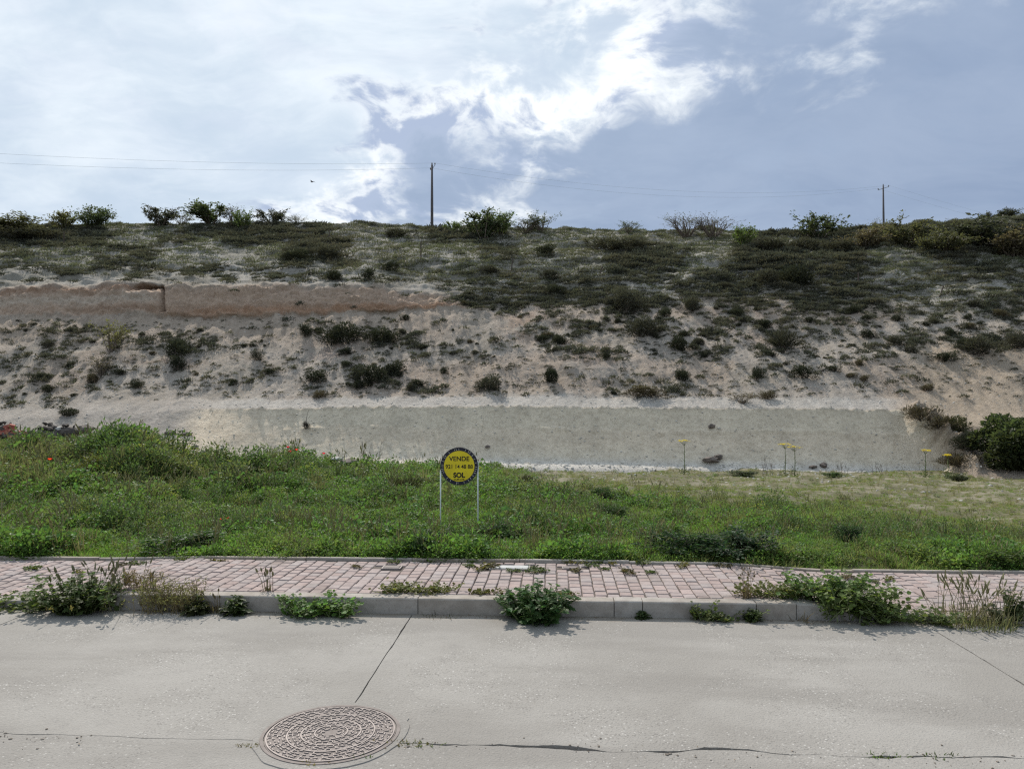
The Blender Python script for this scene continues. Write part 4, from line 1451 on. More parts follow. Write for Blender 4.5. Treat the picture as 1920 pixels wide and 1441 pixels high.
DK, GRY, OLV, GRN, BRT, YEL, BRN = (.050, .055, .038), (.085, .084, .064), (.092, .094, .050), (.068, .088, .042), (.098, .138, .044), (.140, .138, .055), (.112, .095, .062)
crest = [
    (30, 428, 95, 24, 'dense', OLV, "sprawling bramble at the far left end of the skyline"),
    (68, 448, 120, 28, 'heath', GRY, "wide dark grey bush below the skyline bramble at far left"),
    (117, 427, 38, 38, 'leafy', YEL, "small yellowish round shrub on the skyline, beside a dark green one"),
    (173, 429, 56, 40, 'dense', GRN, "dense dark green shrub on the skyline beside a small yellowish one"),
    (300, 420, 52, 36, 'leafy', DK, "dark thorny shrub on the skyline, first of the middle left clump"),
    (338, 418, 34, 24, 'open', OLV, "low loose shrub on the skyline between two bigger ones at left"),
    (395, 417, 82, 40, 'leafy', GRN, "wide feathery green shrub at the middle of the left skyline clump"),
    (436, 414, 46, 30, 'open', GRY, "grey twiggy shrub touching the wide feathery shrub on the skyline"),
    (453, 426, 32, 34, 'leafy', BRT, "small bright yellow-green shrub in front of the left skyline clump"),
    (507, 418, 48, 32, 'leafy', DK, "dark purplish shrub alone on the skyline, left of the nearer pole"),
    (556, 417, 30, 16, 'open', OLV, "sparse low shrub on the skyline left of the nearer pole"),
    (848, 432, 30, 24, 'leafy', BRT, "small bright green shrub on the skyline just right of the nearer pole"),
    (905, 446, 72, 58, 'leafy', GRN, "largest skyline shrub, green, with bare stems showing at its foot"),
    (938, 436, 40, 44, 'leafy', BRT, "upright yellow-green shrub touching the largest skyline shrub"),
    (985, 432, 60, 26, 'open', DK, "low dark shrub on the skyline right of the largest one"),
    (1015, 432, 48, 36, 'open', GRN, "loose green shrub with thin shoots on the skyline near the middle"),
    (1175, 433, 34, 20, 'open', GRN, "tiny sparse shrub alone on the flat part of the skyline"),
    (1285, 441, 64, 40, 'twiggy', OLV, "grey-green twiggy thicket on the skyline, its half nearer the middle"),
    (1335, 441, 66, 40, 'twiggy', GRY, "grey-brown twiggy thicket on the skyline beside a bright green bush"),
    (1392, 460, 44, 44, 'leafy', BRT, "bright green bush just below the skyline beside the twiggy thicket"),
    (1535, 446, 62, 50, 'leafy', GRN, "green leafy bush standing alone on the skyline left of the far pole"),
    (1622, 462, 66, 36, 'dense', BRN, "brownish bush below the foot of the far pole"),
    (1652, 440, 36, 32, 'open', YEL, "small pale yellow-green shrub right in front of the far pole"),
    (1700, 462, 82, 50, 'leafy', OLV, "olive bush with arching shoots right of the far pole"),
    (1765, 472, 70, 40, 'dense', OLV, "low olive bush between the arching bush and the big dark one"),
    (1832, 462, 130, 50, 'dense', DK, "big dark bush under the skyline at far right"),
    (1805, 428, 44, 24, 'open', OLV, "wispy shrub rising above the big dark bush at far right"),
    (1900, 478, 100, 46, 'dense', BRN, "brownish bush at the right edge below the skyline"),
]
for (px, py, w, h, kd, c_, lab) in crest:
    on_hill(px, py + 4, w * 1.18, h * 1.02, kd, c_, lab, 'shrubs along the brow of the hill')
# far dark bushes on the right skyline
for (px, w, h, lab) in ((1888, 44, 13, "larger of two far dark bushes on the right skyline"), (1850, 26, 9, "smaller of two far dark bushes on the right skyline")):
    ci = int(np.searchsorted(cols, px))
    p = HV[NR + 1, ci].copy()
    k = p[1] / F
    place('dense', 'shrub', p - np.array([0, 0, .05]), w * k, (h + 6) * k, DK, lab, 'shrub', 'far bushes on the right skyline')

upper_sl = [
    (556, 490, 62, 34, "grey bush on the upper slope, left of a pair"), (620, 490, 64, 40, "larger grey bush of the pair on the upper slope"), (735, 506, 40, 22, "low grey bush on the upper slope below the nearer pole"),
    (690, 525, 30, 30, "narrow grey bush at the upper edge of the reddish scarp"), (627, 524, 44, 22, "low dark bush at the upper edge of the reddish scarp"), (1022, 478, 46, 26, "small dark bush on the upper slope near the middle"),
    (1132, 472, 88, 34, "wide grey-brown bush below the flat middle of the skyline"), (1185, 470, 60, 30, "grey bush touching the wide grey-brown one below the skyline"), (1492, 536, 88, 58, "biggest grey bush on the upper slope, at right"),
    (1436, 532, 56, 42, "grey bush beside the biggest one on the upper slope"), (1356, 542, 44, 22, "low dark bush on the upper slope left of the big grey pair"), (1295, 582, 40, 34, "dark bush at the lower edge of the turf right of the tall dark thicket"),
    (1172, 588, 66, 58, "tall dark thicket in the middle of the slope, its upper half"), (1205, 628, 62, 46, "tall dark thicket in the middle of the slope, its lower half"), (1036, 524, 42, 26, "small grey bush on the turf right of the middle"),
    (1042, 552, 40, 24, "low dark bush on the lower turf right of the middle"), (915, 515, 54, 24, "low turf-green bush in the middle of the turf"), (740, 446, 60, 22, "low grey bush under the nearer pole"),
    (1440, 468, 70, 28, "first of the low grey bushes below the lone green bush"), (1505, 470, 76, 30, "middle of the low grey bushes below the lone green bush"), (1568, 474, 76, 28, "last of the low grey bushes below the lone green bush"),
]
for (px, py, w, h, lab) in upper_sl:
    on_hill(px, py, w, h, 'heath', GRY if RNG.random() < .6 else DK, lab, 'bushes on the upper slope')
mid_sl = [
    (205, 660, 56, 56, 'open', YEL, "thin yellowish bush on the pale slope at left"), (325, 668, 58, 44, 'heath', DK, "black-green bush hanging over the pale ledge at left, its crown"), (327, 694, 34, 36, 'heath', DK, "black-green bush hanging over the pale ledge at left, its drooping foot"),
    (190, 705, 46, 36, 'open', BRN, "brown dry bush below the thin yellowish one"), (252, 727, 26, 18, 'tuftbush', DK, "small spiky tuft alone on the bare slope at left"), (643, 644, 84, 50, 'heath', DK, "large black-green bush in the middle of the left slope"),
    (716, 640, 54, 32, 'heath', DK, "dark bush beside the large black-green one"), (570, 628, 30, 28, 'heath', DK, "small round dark bush left of the large black-green one"), (702, 715, 68, 44, 'heath', DK, "dark bush above the white strip, left of the middle"),
    (738, 700, 46, 34, 'heath', DK, "dark bush leaning over the one above the white strip"), (590, 716, 48, 30, 'heath', DK, "dark bush low on the slope at left of the middle"), (1030, 713, 36, 38, 'heath', DK, "round black bush low on the slope in the middle"),
    (1272, 656, 44, 40, 'heath', DK, "round black bush on the middle slope right of the thicket"), (1466, 650, 64, 46, 'tuftbush', GRY, "spiky grey bush on the pinkish slope at right"), (1421, 712, 28, 32, 'tuftbush', DK, "narrow dark tuft hanging on the pale bank at right"),
    (1500, 708, 48, 30, 'heath', DK, "dark bush on the pale bank beside the narrow tuft"), (915, 730, 54, 36, 'heath', GRY, "grey bush just above the white strip near the middle"), (1830, 664, 78, 46, 'heath', GRY, "grey bush at the edge of the turf at far right"),
    (1905, 650, 50, 40, 'heath', GRY, "grey bush at the right edge below the turf"), (600, 746, 36, 20, 'tuftbush', BRN, "brown tuft right above the white strip at left"), (668, 728, 30, 22, 'heath', DK, "small dark bush beside the one above the white strip"),
    (1438, 748, 32, 20, 'tuftbush', BRN, "brown tuft above the right half of the white strip"), (1388, 757, 44, 22, 'open', BRN, "dry brown plant above the right half of the white strip"), (1205, 742, 70, 26, 'heath', BRN, "brown low bush on the white strip right of the middle"),
    (1736, 732, 28, 16, 'heath', BRN, "brown tussock on the tan slope above the gully"), (1592, 706, 22, 12, 'heath', BRN, "first brown tussock right of the pale bank"), (1618, 714, 22, 15, 'heath', BRN, "second brown tussock right of the pale bank"),
    (760, 600, 20, 14, 'heath', DK, "small dark tussock below the thin end of the scarp"), (1015, 640, 22, 16, 'heath', DK, "small dark tussock on the reddish bare patch"), (130, 778, 46, 18, 'heath', DK, "low dark tussock at the foot of the left slope"),
    (480, 676, 22, 26, 'tuftbush', GRY, "thin grey tuft on the pale slope left of the middle"), (1135, 672, 18, 20, 'tuftbush', DK, "dark tuft leaning on the pale bank right of the middle"), (827, 700, 18, 18, 'heath', DK, "small round tussock low in the middle left slope"),
    (1785, 812, 70, 50, 'heath', OLV, "olive bush on the gully spur at right"), (1806, 842, 64, 44, 'heath', DK, "dark bush low on the gully spur at right"), (1716, 788, 60, 34, 'tuftbush', BRN, "brown dry grass clump at the upper end of the gully"),
    (1752, 806, 60, 36, 'tuftbush', BRN, "brown dry grass clump halfway down the gully"), (1790, 872, 64, 32, 'tuftbush', BRN, "brown dry grass clump at the mouth of the gully"),
]
for (px, py, w, h, kd, c_, lab) in mid_sl:
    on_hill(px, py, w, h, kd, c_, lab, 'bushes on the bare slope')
# small tussocks that nothing tells apart
hp2, hx2, hy2, r2 = hill_scatter(9000, 2.9, 5.9, 501)
cv2 = cover(hx2, hy2)
ok = (hx2 > -20) & (hx2 < 1940) & (cv2 > .10) & (cv2 < .97) & (hy2 > 560) & (hy2 < 742)
ii = np.nonzero(ok)[0][:190]
for i in ii:
    p = hp2[i]
    w = .16 + .5 * r2.uniform(0, 1) ** 3
    h = w * r2.uniform(.5, .85)
    b, f = SH['heath'][r2.integers(4)]
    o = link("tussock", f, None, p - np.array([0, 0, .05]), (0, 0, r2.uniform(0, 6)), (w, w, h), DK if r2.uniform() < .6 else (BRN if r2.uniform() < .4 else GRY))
    z_ = 0 if hx2[i] < 480 else 1 if hx2[i] < 950 else 2 if hx2[i] < 1400 else 3
    tag(o, ("small low tussock on the pale slope below the reddish scarp", "small low tussock near the large black-green bush on the left slope",
            "small low tussock around the tall dark thicket of the middle slope", "small low tussock on the pinkish slope at right")[z_], "tussock",
        ("tussocks below the scarp", "tussocks near the large bush", "tussocks around the thicket", "tussocks on the right slope")[z_])

# the big bush at the right edge, at the foot of the slope
p = hill_pt(1918, 866)
p[1] -= .35
p[2] -= .12
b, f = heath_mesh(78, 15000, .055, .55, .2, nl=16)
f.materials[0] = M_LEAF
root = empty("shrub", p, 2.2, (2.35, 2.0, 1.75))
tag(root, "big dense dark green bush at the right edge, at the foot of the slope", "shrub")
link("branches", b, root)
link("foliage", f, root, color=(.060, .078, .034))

# hanging dark clump on the cut face with its stalk
p = hill_pt(576, 803)
k = p[1] / F
root = empty("hanging_plant", p + np.array([0, -.10, 0]))
tag(root, "dark withered plant hanging by a stalk on the grey cut face", "plant")
link("foliage", SH['heath'][1][1], root, loc=(0, 0, -.02), scale=(.20, .18, .26), color=(.035, .030, .025))
mb = MB()
mb.tube([(0, .02, .18), (.01, .05, .34), (.03, .16, .52)], [.008, .006, .004], 4)
link("stalk", mb.mesh("stalk", [M_BARK]), root)

# ================================================================ poles, wires, posts
M_POLE = simple("pole_wood", (0.075, 0.068, 0.075), (0.12, 0.11, 0.115), 8)
M_STEEL = simple("galvanised", (0.16, 0.17, 0.18), (0.26, 0.27, 0.28), 30, .5, .1, .001, .6)
M_GLASSY = simple("porcelain", (0.10, 0.08, 0.07), (0.14, 0.12, 0.11), 30, .3)
M_WIRE = simple("wire", (0.34, 0.37, 0.40), (0.42, 0.45, 0.48), 30, .5)


def utility_pole(px, ytop, Z, height, lab, arm_dir, both):
    top = unproj(px, ytop, Z)
    base = top - np.array([0, 0, height])
    root = empty("utility_pole", base)
    tag(root, lab, "utility pole", "utility poles on the hill")
    mb = MB()
    mb.tube([(0.15 if both else .0, 0, -1.5), (0.05 if both else 0, 0, height * .5), (0, 0, height)], [.20, .165, .12], 10, mat=0)
    link("post", mb.mesh("post", [M_POLE], True), root)
    ends = []
    if both:       # slanting crossarm with an insulator at each end and one on top
        arms = [((-.9, 0, height - .75), (.95, 0, height - .18))]
        pins = [(-.85, 0, height - .72), (.92, 0, height - .18), (0, 0, height)]
    else:
        arms = [((0, 0, height - .55), (.36, 0, height - .05)), ((0, 0, height - .55), (-.2, 0, height - .62))]
        pins = [(.36, 0, height - .03), (-.18, 0, height - .62), (0, 0, height)]
    for a_, b_ in arms:
        mb = MB()
        mb.tube([a_, b_], .045, 4)
        link("crossarm", mb.mesh("crossarm", [M_STEEL]), root)
    for q in pins:
        mb = MB()
        q = np.array(q)
        mb.tube([q, q + (0, 0, .06), q + (0, 0, .08), q + (0, 0, .16), q + (0, 0, .18), q + (0, 0, .26)], [.03, .03, .085, .085, .06, .05], 8)
        link("insulator", mb.mesh("insulator", [M_GLASSY]), root)
        ends.append(base + q + np.array([0, 0, .24]))
    return root, ends


P1, e1 = utility_pole(810, 309, 95, 9.2, "nearer slender utility pole standing on the skyline left of the middle", 0, False)
P2, e2 = utility_pole(1656, 348, 130, 9.4, "farther, shorter looking utility pole on the skyline at right", 0, True)
lft = [np.array([-82, 60, 23.6]) + q for q in (np.array([.3, 0, .3]), np.array([-.3, 0, -.55]), np.array([0, 0, .35]))]
rgt = [np.array([136, 165, 33.0]) + q for q in (np.array([-.85, 0, -.6]), np.array([.9, 0, 0]), np.array([0, 0, .2]))]


def wire(a, b, sag, lab):
    u = np.linspace(0, 1, 40)[:, None]
    P_ = a * (1 - u) + b * u
    P_[:, 2] -= (4 * sag * u * (1 - u))[:, 0]
    mb = MB()
    mb.tube(P_, .0085, 4)
    o = link("power_line", mb.mesh("power_line", [M_WIRE]))
    tag(o, lab, "wire", "overhead wires")


for k, w_ in ((0, "upper"), (1, "lower")):
    wire(e1[k], lft[k], 1.4 + .15 * k, "%s of the two wires running from the nearer pole past the left edge" % w_)
    wire(e1[k], e2[1 - k], 2.3 + .15 * k, "%s of the two wires strung between the two skyline poles" % w_)
    wire(e2[1 - k], rgt[1 - k], 1.0, "%s of the two wires dropping from the far pole behind the right skyline" % w_)

M_RUST = simple("rusty_post", (0.055, 0.042, 0.038), (0.11, 0.08, 0.065), 30)
for (px, yb, h, lean, lab) in ((118, 462, 28, .02, "thin fence post on the upper slope at far left"), (615, 452, 20, .03, "thin fence post below the skyline left of the nearer pole"), (788, 488, 36, 0, "tallest thin fence post, below the nearer pole"),
                               (958, 510, 24, .15, "thin leaning fence post on the turf in the middle"), (1122, 518, 18, .3, "short leaning fence post right of the middle of the turf"), (1608, 536, 26, 0, "thin fence post right of the biggest grey bush"),
                               (1760, 556, 22, .35, "leaning black fence post on the turf at right")):
    p = hill_pt(px, yb)
    k = p[1] / F
    H = h * k
    mb = MB()
    w_ = .022
    mb.box((-w_, -.006, -.15), (w_, .006, H))
    mb.box((-.006, .0065, -.15), (.006, w_ * 2, H))
    o = link("fence_post", mb.mesh("fence_post", [M_RUST]), None, p, (0, lean, RNG.uniform(-.4, .4)))
    tag(o, lab, "fence post", "fence posts on the slope")

# ================================================================ the for-sale sign
M_WHITEP = simple("white_tube", (0.62, 0.65, 0.63), (0.72, 0.74, 0.72), 30, .45, .05, .001)
M_YEL = simple("sign_yellow", (0.70, 0.53, 0.02), (0.82, 0.63, 0.025), 7, .55, .05, .001)
M_NAVY = simple("sign_navy", (0.020, 0.018, 0.032), (0.030, 0.027, 0.045), 12, .45, .02, .001)
M_INK = simple("sign_ink", (0.015, 0.012, 0.010), (0.022, 0.018, 0.014), 12, .5, .02, .001)
M_PALE = simple("sign_tick", (0.55, 0.52, 0.40), (0.62, 0.58, 0.46), 12, .5, .02, .001)
SZ = 9.15
sb = unproj(861, 985, SZ)
sb[2] = float(lotz(sb[0], sb[1]))
ctr = unproj(861.5, 873.5, SZ)
RS = 35.3 / F * SZ
sign = empty("for_sale_sign", sb, 0.03)
tag(sign, "round yellow and dark blue for-sale sign on two thin white legs in the grass", "sign")
cz = ctr[2] - sb[2]
for sx, top in ((-1, cz - .05), (1, cz + .06)):
    mb = MB()
    xx = sx * (RS - .003)
    mb.tube([(xx * 1.012, .012, -.25), (xx * 1.006, .012, top * .5), (xx, .012, top)], .0078, 8)
    link("leg", mb.mesh("leg", [M_WHITEP], True), sign)


def disc_mesh(name, r0, r1, y0, y1, mat, n=80):
    """flat ring/disc facing -Y with thickness"""
    a = np.arange(n) / n * 2 * math.pi
    mb = MB()
    if r0 <= 0:
        V = np.concatenate([np.stack([r1 * np.cos(a), np.full(n, y), r1 * np.sin(a)], 1) for y in (y0, y1)])
        mb.add(V, [tuple(range(n)), tuple(range(2 * n - 1, n - 1, -1))] + [(i, n + i, n + (i + 1) % n, (i + 1) % n) for i in range(n)])
    else:
        V = np.concatenate([np.stack([r * np.cos(a), np.full(n, y), r * np.sin(a)], 1) for r, y in ((r0, y0), (r1, y0), (r1, y1), (r0, y1))])
        mb.add(V, [(k * n + i, k * n + (i + 1) % n, ((k + 1) % 4) * n + (i + 1) % n, ((k + 1) % 4) * n + i) for k in range(4) for i in range(n)])
    return mb.mesh(name, [mat])


board = link("board", disc_mesh("board", 0, RS, -.006, .004, M_NAVY), sign, loc=(0, 0, cz))
link("yellow_face", disc_mesh("yellow_face", 0, RS * .812, -.0085, -.0062, M_YEL), board)
mb = MB()
for deg in (8, 22, 36, 48, 54, 66, 88, 97, 103, 124, 141, 147, 160, 172, 178, 186, 192, 199, 222, 236, 258, 263, 284, 300, 310, 322, 333, 340, 347, 354):
    t = R(deg + 3)
    r0_, r1_ = RS * .845, RS * (.935 if deg % 3 else .965)
    w_ = RS * .011
    c, s_ = math.cos(t), math.sin(t)
    V = [(r * c - k * w_ * s_, y, r * s_ + k * w_ * c) for y in (-.0078, -.0061) for r, k in ((r0_, -1), (r1_, -1), (r1_, 1), (r0_, 1))]
    mb.add(V, [(0, 1, 2, 3), (0, 4, 5, 1), (1, 5, 6, 2), (2, 6, 7, 3), (3, 7, 4, 0)])
link("tick_marks", mb.mesh("tick_marks", [M_PALE]), board)


def text(body, width, height, x, z, bold=0.0, name="lettering"):
    cu = bpy.data.curves.new(name, 'FONT')
    cu.body = body
    cu.align_x = 'CENTER'
    cu.align_y = 'CENTER'
    cu.size = 1.0
    cu.offset = bold
    cu.extrude = .004
    tmp = bpy.data.objects.new("tmp_text", cu)
    COL.objects.link(tmp)
    dg = bpy.context.evaluated_depsgraph_get()
    me = bpy.data.meshes.new_from_object(tmp.evaluated_get(dg))
    bpy.data.objects.remove(tmp)
    co = np.zeros(len(me.vertices) * 3, np.float32)
    me.vertices.foreach_get('co', co)
    co = co.reshape(-1, 3)
    mn, mx_ = co.min(0), co.max(0)
    c0 = (mn + mx_) / 2
    q = np.zeros_like(co)
    q[:, 0] = (co[:, 0] - c0[0]) / (mx_[0] - mn[0]) * width
    q[:, 2] = (co[:, 1] - c0[1]) / (mx_[1] - mn[1]) * height
    q[:, 1] = -.0088 - .0012 * (co[:, 2] - mn[2]) / (mx_[2] - mn[2] + 1e-9)
    me.vertices.foreach_set('co', q.reshape(-1))
    me.materials.clear()
    me.materials.append(M_INK)
    me.update()
    return link(name, me, board, loc=(x, 0, z))


text("VENDE", RS * 1.08, RS * .245, 0, RS * .40, .022)
text("921 14 48 88", RS * 1.44, RS * .215, 0, -RS * .02, .018)
text("SOL", RS * .62, RS * .285, -.00, -RS * .47, .045)
text("CUELLAR", RS * .58, RS * .085, 0, -RS * .70, .03)


# ================================================================ flowers
M_POPPY = foliage_mat("poppy_petal", .45)
M_UMBEL = foliage_mat("umbel_flower", .35)


def poppy(px, py, Z, lab, group=None):
    p = unproj(px, py, Z)
    g = float(lotz(p[0], p[1]))
    H = max(p[2] - g, .12)
    root = empty("poppy", (p[0], p[1], g))
    tag(root, lab, "flower", group)
    mb = MB()
    mb.tube([(0, 0, -.03), (.01, 0, H * .6), (0, 0, H)], [.003, .0025, .002], 4)
    link("stem", mb.mesh("stem", [M_STEM]), root)
    mb = MB()
    for k in range(4):
        a = k * math.pi / 2 + .3
        ax = np.array([[math.cos(a), math.sin(a), .75]])
        mb.scatter([(0, 0, 0), (.4, -.5, -.02), (.9, -.5, .1), (1.05, 0, .12), (.9, .5, .1), (.4, .5, -.02)], [(0, 1, 2, 3), (0, 3, 4, 5)], np.array([[0, 0, H]]), ax, np.array([[0, 0, 1.0]]), .044, .060, RNG.uniform(.4, .9))
    link("petals", mb.mesh("petals", [M_POPPY]), root, color=(.60, .028, .055))


for (px, py, Z, lab) in ((540, 839, 16.0, "topmost poppy of the red group on the grassy bank"), (544, 847, 15.9, "poppy just under the topmost of the red group"), (556, 844, 15.8, "poppy at the right of the red group on the bank"),
                         (607, 851, 15.8, "single red poppy right of the poppy group"), (94, 862, 12.6, "red poppy in the tall grass at far left"), (415, 974, 9.4, "red poppy low in the near grass"), (424, 973, 9.3, "second red poppy low in the near grass")):
    poppy(px, py, Z, lab)


def fennel(px, ytop, ybase, Z, lab, spread=.16):
    top = unproj(px, ytop, Z)
    base = unproj(px, ybase, Z)
    base[2] = float(lotz(base[0], base[1]))
    H = top[2] - base[2]
    root = empty("yellow_umbel_plant", base)
    tag(root, lab, "flower")
    mb = MB()
    mb.tube([(0, 0, -.05), (.01, 0, H * .5), (0, 0, H * .86)], [.011, .009, .006], 5)
    for k in range(3):
        z0 = H * (.2 + .2 * k)
        a = RNG.uniform(0, 6.28)
        mb.tube([(0, 0, z0), (math.cos(a) * .06, math.sin(a) * .06, z0 + .09)], [.005, .002], 3)
    link("stem", mb.mesh("stem", [M_STEM]), root)
    fl = MB()
    st2 = MB()
    r = np.random.default_rng(int(px))
    for k in range(16):
        a, rr_ = r.uniform(0, 6.28), spread * math.sqrt(r.uniform(0, 1))
        q = np.array([math.cos(a) * rr_, math.sin(a) * rr_, H + .02 * (1 - rr_ / spread) + r.normal(0, .006)])
        st2.tube([(0, 0, H * .86), q], [.003, .0015], 3, cap=False)
        m_ = 12
        b_ = q + r.normal(0, 1, (m_, 3)) * np.array([.02, .02, .006])
        fl.scatter(ROUND, ROUND_F, b_ , unit(m_, r) * np.array([1, 1, .2]), np.tile([[0, 0, 1.0]], (m_, 1)), .022, .022, r.uniform(.3, 1, m_))
    link("umbel", fl.mesh("umbel", [M_UMBEL]), root, color=(.62, .47, .02))
    link("rays", st2.mesh("rays", [M_STEM]), root)
    lv = MB()
    n = 60
    b_ = np.stack([r.normal(0, .07, n), r.normal(0, .07, n), np.abs(r.normal(.05, .08, n))], 1)
    lv.scatter(LEAF, LEAF_F, b_, unit(n, r) + np.array([0, 0, .6]), unit(n, r), .09, .012, r.uniform(0, 1, n))
    link("leaves", lv.mesh("leaves", [M_LEAF]), root, color=(.075, .10, .04))


fennel(1283, 826, 872, 19.6, "tall yellow umbel flower standing alone before the cut face")
fennel(1472, 833, 874, 19.4, "left one of the pair of yellow umbel flowers before the cut")
fennel(1490, 838, 874, 19.2, "right one of the pair of yellow umbel flowers before the cut")
fennel(1735, 844, 876, 18.9, "thin yellow umbel flower near the mouth of the gully", .11)
fennel(1777, 853, 872, 18.7, "small yellow umbel flower at the gully's foot", .08)
# dry stalks before the cut
for (px, yb, h, lab) in ((1438, 875, 34, "dry stalks left of the pair of yellow flowers"), (1575, 878, 30, "dry branching stalks right of the yellow pair"), (1650, 880, 28, "dry stalks before the right part of the cut"),
                         (470, 862, 44, "tall dry stalks on the bank left of the poppies"), (690, 868, 50, "tall dry stalks on the bank right of the poppies"), (1030, 872, 26, "dry stalks behind the grass right of the sign")):
    Z = 19.2 if px > 1100 else 16.6
    p = unproj(px, yb, Z)
    p[2] = float(lotz(p[0], p[1]))
    r = np.random.default_rng(px)
    mb = MB()
    for k in range(9):
        H = h / F * Z * r.uniform(.5, 1.1)
        x0, y0 = r.normal(0, .10), r.normal(0, .08)
        tip = np.array([x0 + r.normal(0, .09), y0 + r.normal(0, .06), H])
        mb.tube([(x0, y0, -.03), ((x0 + tip[0]) / 2, (y0 + tip[1]) / 2, H * .55), tip], [.005, .004, .002], 3)
        for q in range(3):
            u = r.uniform(.4, .95)
            b_ = np.array([x0, y0, 0]) * (1 - u) + tip * u
            mb.tube([b_, b_ + np.array([r.normal(0, .05), r.normal(0, .05), .06])], [.003, .0012], 3)
    o = link("dry_stalks", mb.mesh("dry_stalks", [M_BARK]), None, p)
    tag(o, lab, "plant")

# ================================================================ rubble on the left bank and stones
def rock(px, py, Z, w, h, mat, lab, name="rock", seed=0, dep=None, rz=0, tilt=0, group=None, base=None):
    p = unproj(px, py, Z) if base is None else base
    me = pebble(900 + seed, 2)
    co = np.array([v.co for v in me.vertices])
    k = 1 + .5 * (fbm(co[:, 0] * 1.7 + seed, co[:, 1] * 1.7 + co[:, 2] * 2, 3, seed) - .5)
    for v, kk in zip(me.vertices, k):
        v.co = v.co * kk
    me.materials.append(mat)
    W_, H_ = w / F * Z / 2, h / F * Z / 2
    o = link(name, me, None, p + np.array([0, 0, H_ * .35]), (tilt, 0, rz), (W_ / 1.15, (dep or w * .7) / F * Z / 2, H_ / .72))
    tag(o, lab, name.replace('_', ' ').split()[-1], group)
    return o


def bank_rock(px, py, w, h, mat, lab, seed, Z=16.9, name="rock", **kw):
    return rock(px, py, Z, w, h, mat, lab, name, seed, **kw)


def heap(px, py, w, h, mat, lab, name, seed, n=26, Z=16.9):
    p = unproj(px, py, Z)
    r = np.random.default_rng(seed)
    W_, H_ = w / F * Z, h / F * Z
    root = empty(name, p)
    tag(root, lab, name.replace('_', ' '))
    me = pebble(seed, 2)
    me.materials.append(M_CLOD)
    link("soil_core", me, root, (0, 0, 0), None, (W_ * .42, W_ * .34, H_ * .75))
    for k in range(n):
        a, q = r.uniform(0, 6.28), math.sqrt(r.uniform(0, 1))
        x, y = math.cos(a) * q * W_ * .5, math.sin(a) * q * W_ * .36
        z = H_ * .9 * (1 - q ** 1.6) * r.uniform(.7, 1.05)
        me2 = HEAP_PIECES[(mat.name, int(r.integers(3)))]
        sc_ = W_ * r.uniform(.05, .13)
        link("rubble_piece" if mat is M_RED else "clod", me2, root, (x, y, z), (r.uniform(-.5, .5), r.uniform(-.5, .5), r.uniform(0, 6)), (sc_, sc_ * .7, sc_ * .55))
    return root


HEAP_PIECES = {}
for mt in (M_RED, M_CLOD, M_ROCK):
    for k in range(3):
        bm = bmesh.new()
        if mt is M_RED:
            bmesh.ops.create_cube(bm, size=1.7)
            for v in bm.verts:
                v.co *= RNG.uniform(.75, 1.1)
        else:
            bmesh.ops.create_icosphere(bm, subdivisions=1, radius=1)
            for v in bm.verts:
                v.co *= RNG.uniform(.65, 1.15)
        me = bpy.data.meshes.new("piece")
        bm.to_mesh(me)
        bm.free()
        me.materials.append(mt)
        HEAP_PIECES[(mt.name, k)] = me
heap(22, 818, 54, 24, M_RED, "heap of red brick rubble at the far left of the bank", "rubble_heap", 1, 34)
heap(88, 818, 70, 32, M_CLOD, "dark soil heap beside the red rubble", "soil_heap", 2, 40)
heap(128, 812, 46, 24, M_CLOD, "smaller dark soil heap right of the first", "soil_heap", 3, 26)
heap(10, 803, 46, 14, M_CLOD, "dark clods behind the red rubble", "soil_heap", 4, 22, 17.3)
bank_rock(113, 805, 24, 9, M_STONE, "pale flat slab lying on the dark soil heap", 5, tilt=.3)
bank_rock(160, 808, 26, 16, M_ROCK, "brown slab tilted at the end of the soil heaps", 6, rz=.5, tilt=.4)
bank_rock(152, 824, 15, 11, M_STONE, "pale rounded stone in the grass below the soil heaps", 7, Z=16.4)
bank_rock(268, 818, 24, 7, M_STONE, "pale flat stone on the crest of the bank", 8)
bank_rock(287, 818, 20, 13, M_ROCK, "dark stone on the crest of the bank beside a pale flat one", 9)
bank_rock(262, 811, 12, 8, M_ROCK, "small brown stone on the crest of the bank", 10)
bank_rock(235, 841, 9, 6, M_STONE, "small white stone in the grass of the bank", 11, Z=15.5)
bank_rock(385, 851, 26, 10, M_ROCK, "reddish dark clod where the bank falls away", 12)
bank_rock(365, 840, 14, 10, M_ROCK, "dark clod on the falling edge of the bank", 13)
bank_rock(632, 862, 20, 9, M_STONE, "white stone on the bank right of the poppies", 14, Z=16.6)
bank_rock(655, 868, 36, 12, M_ROCK, "low brown clod on the bank right of the white stone", 15, Z=16.6)
for k, (px, py, w, h, lab) in enumerate(((318, 812, 20, 9, "first dark stone on the slope behind the bank"), (347, 814, 22, 8, "second dark stone on the slope behind the bank"))):
    rock(px, py, 0, w, h, M_ROCK, lab, "rock", 30 + k, base=None) if False else None
    q = hill_pt(px, py)
    rock(px, py, q[1], w, h, M_ROCK, lab, "rock", 30 + k, base=q)
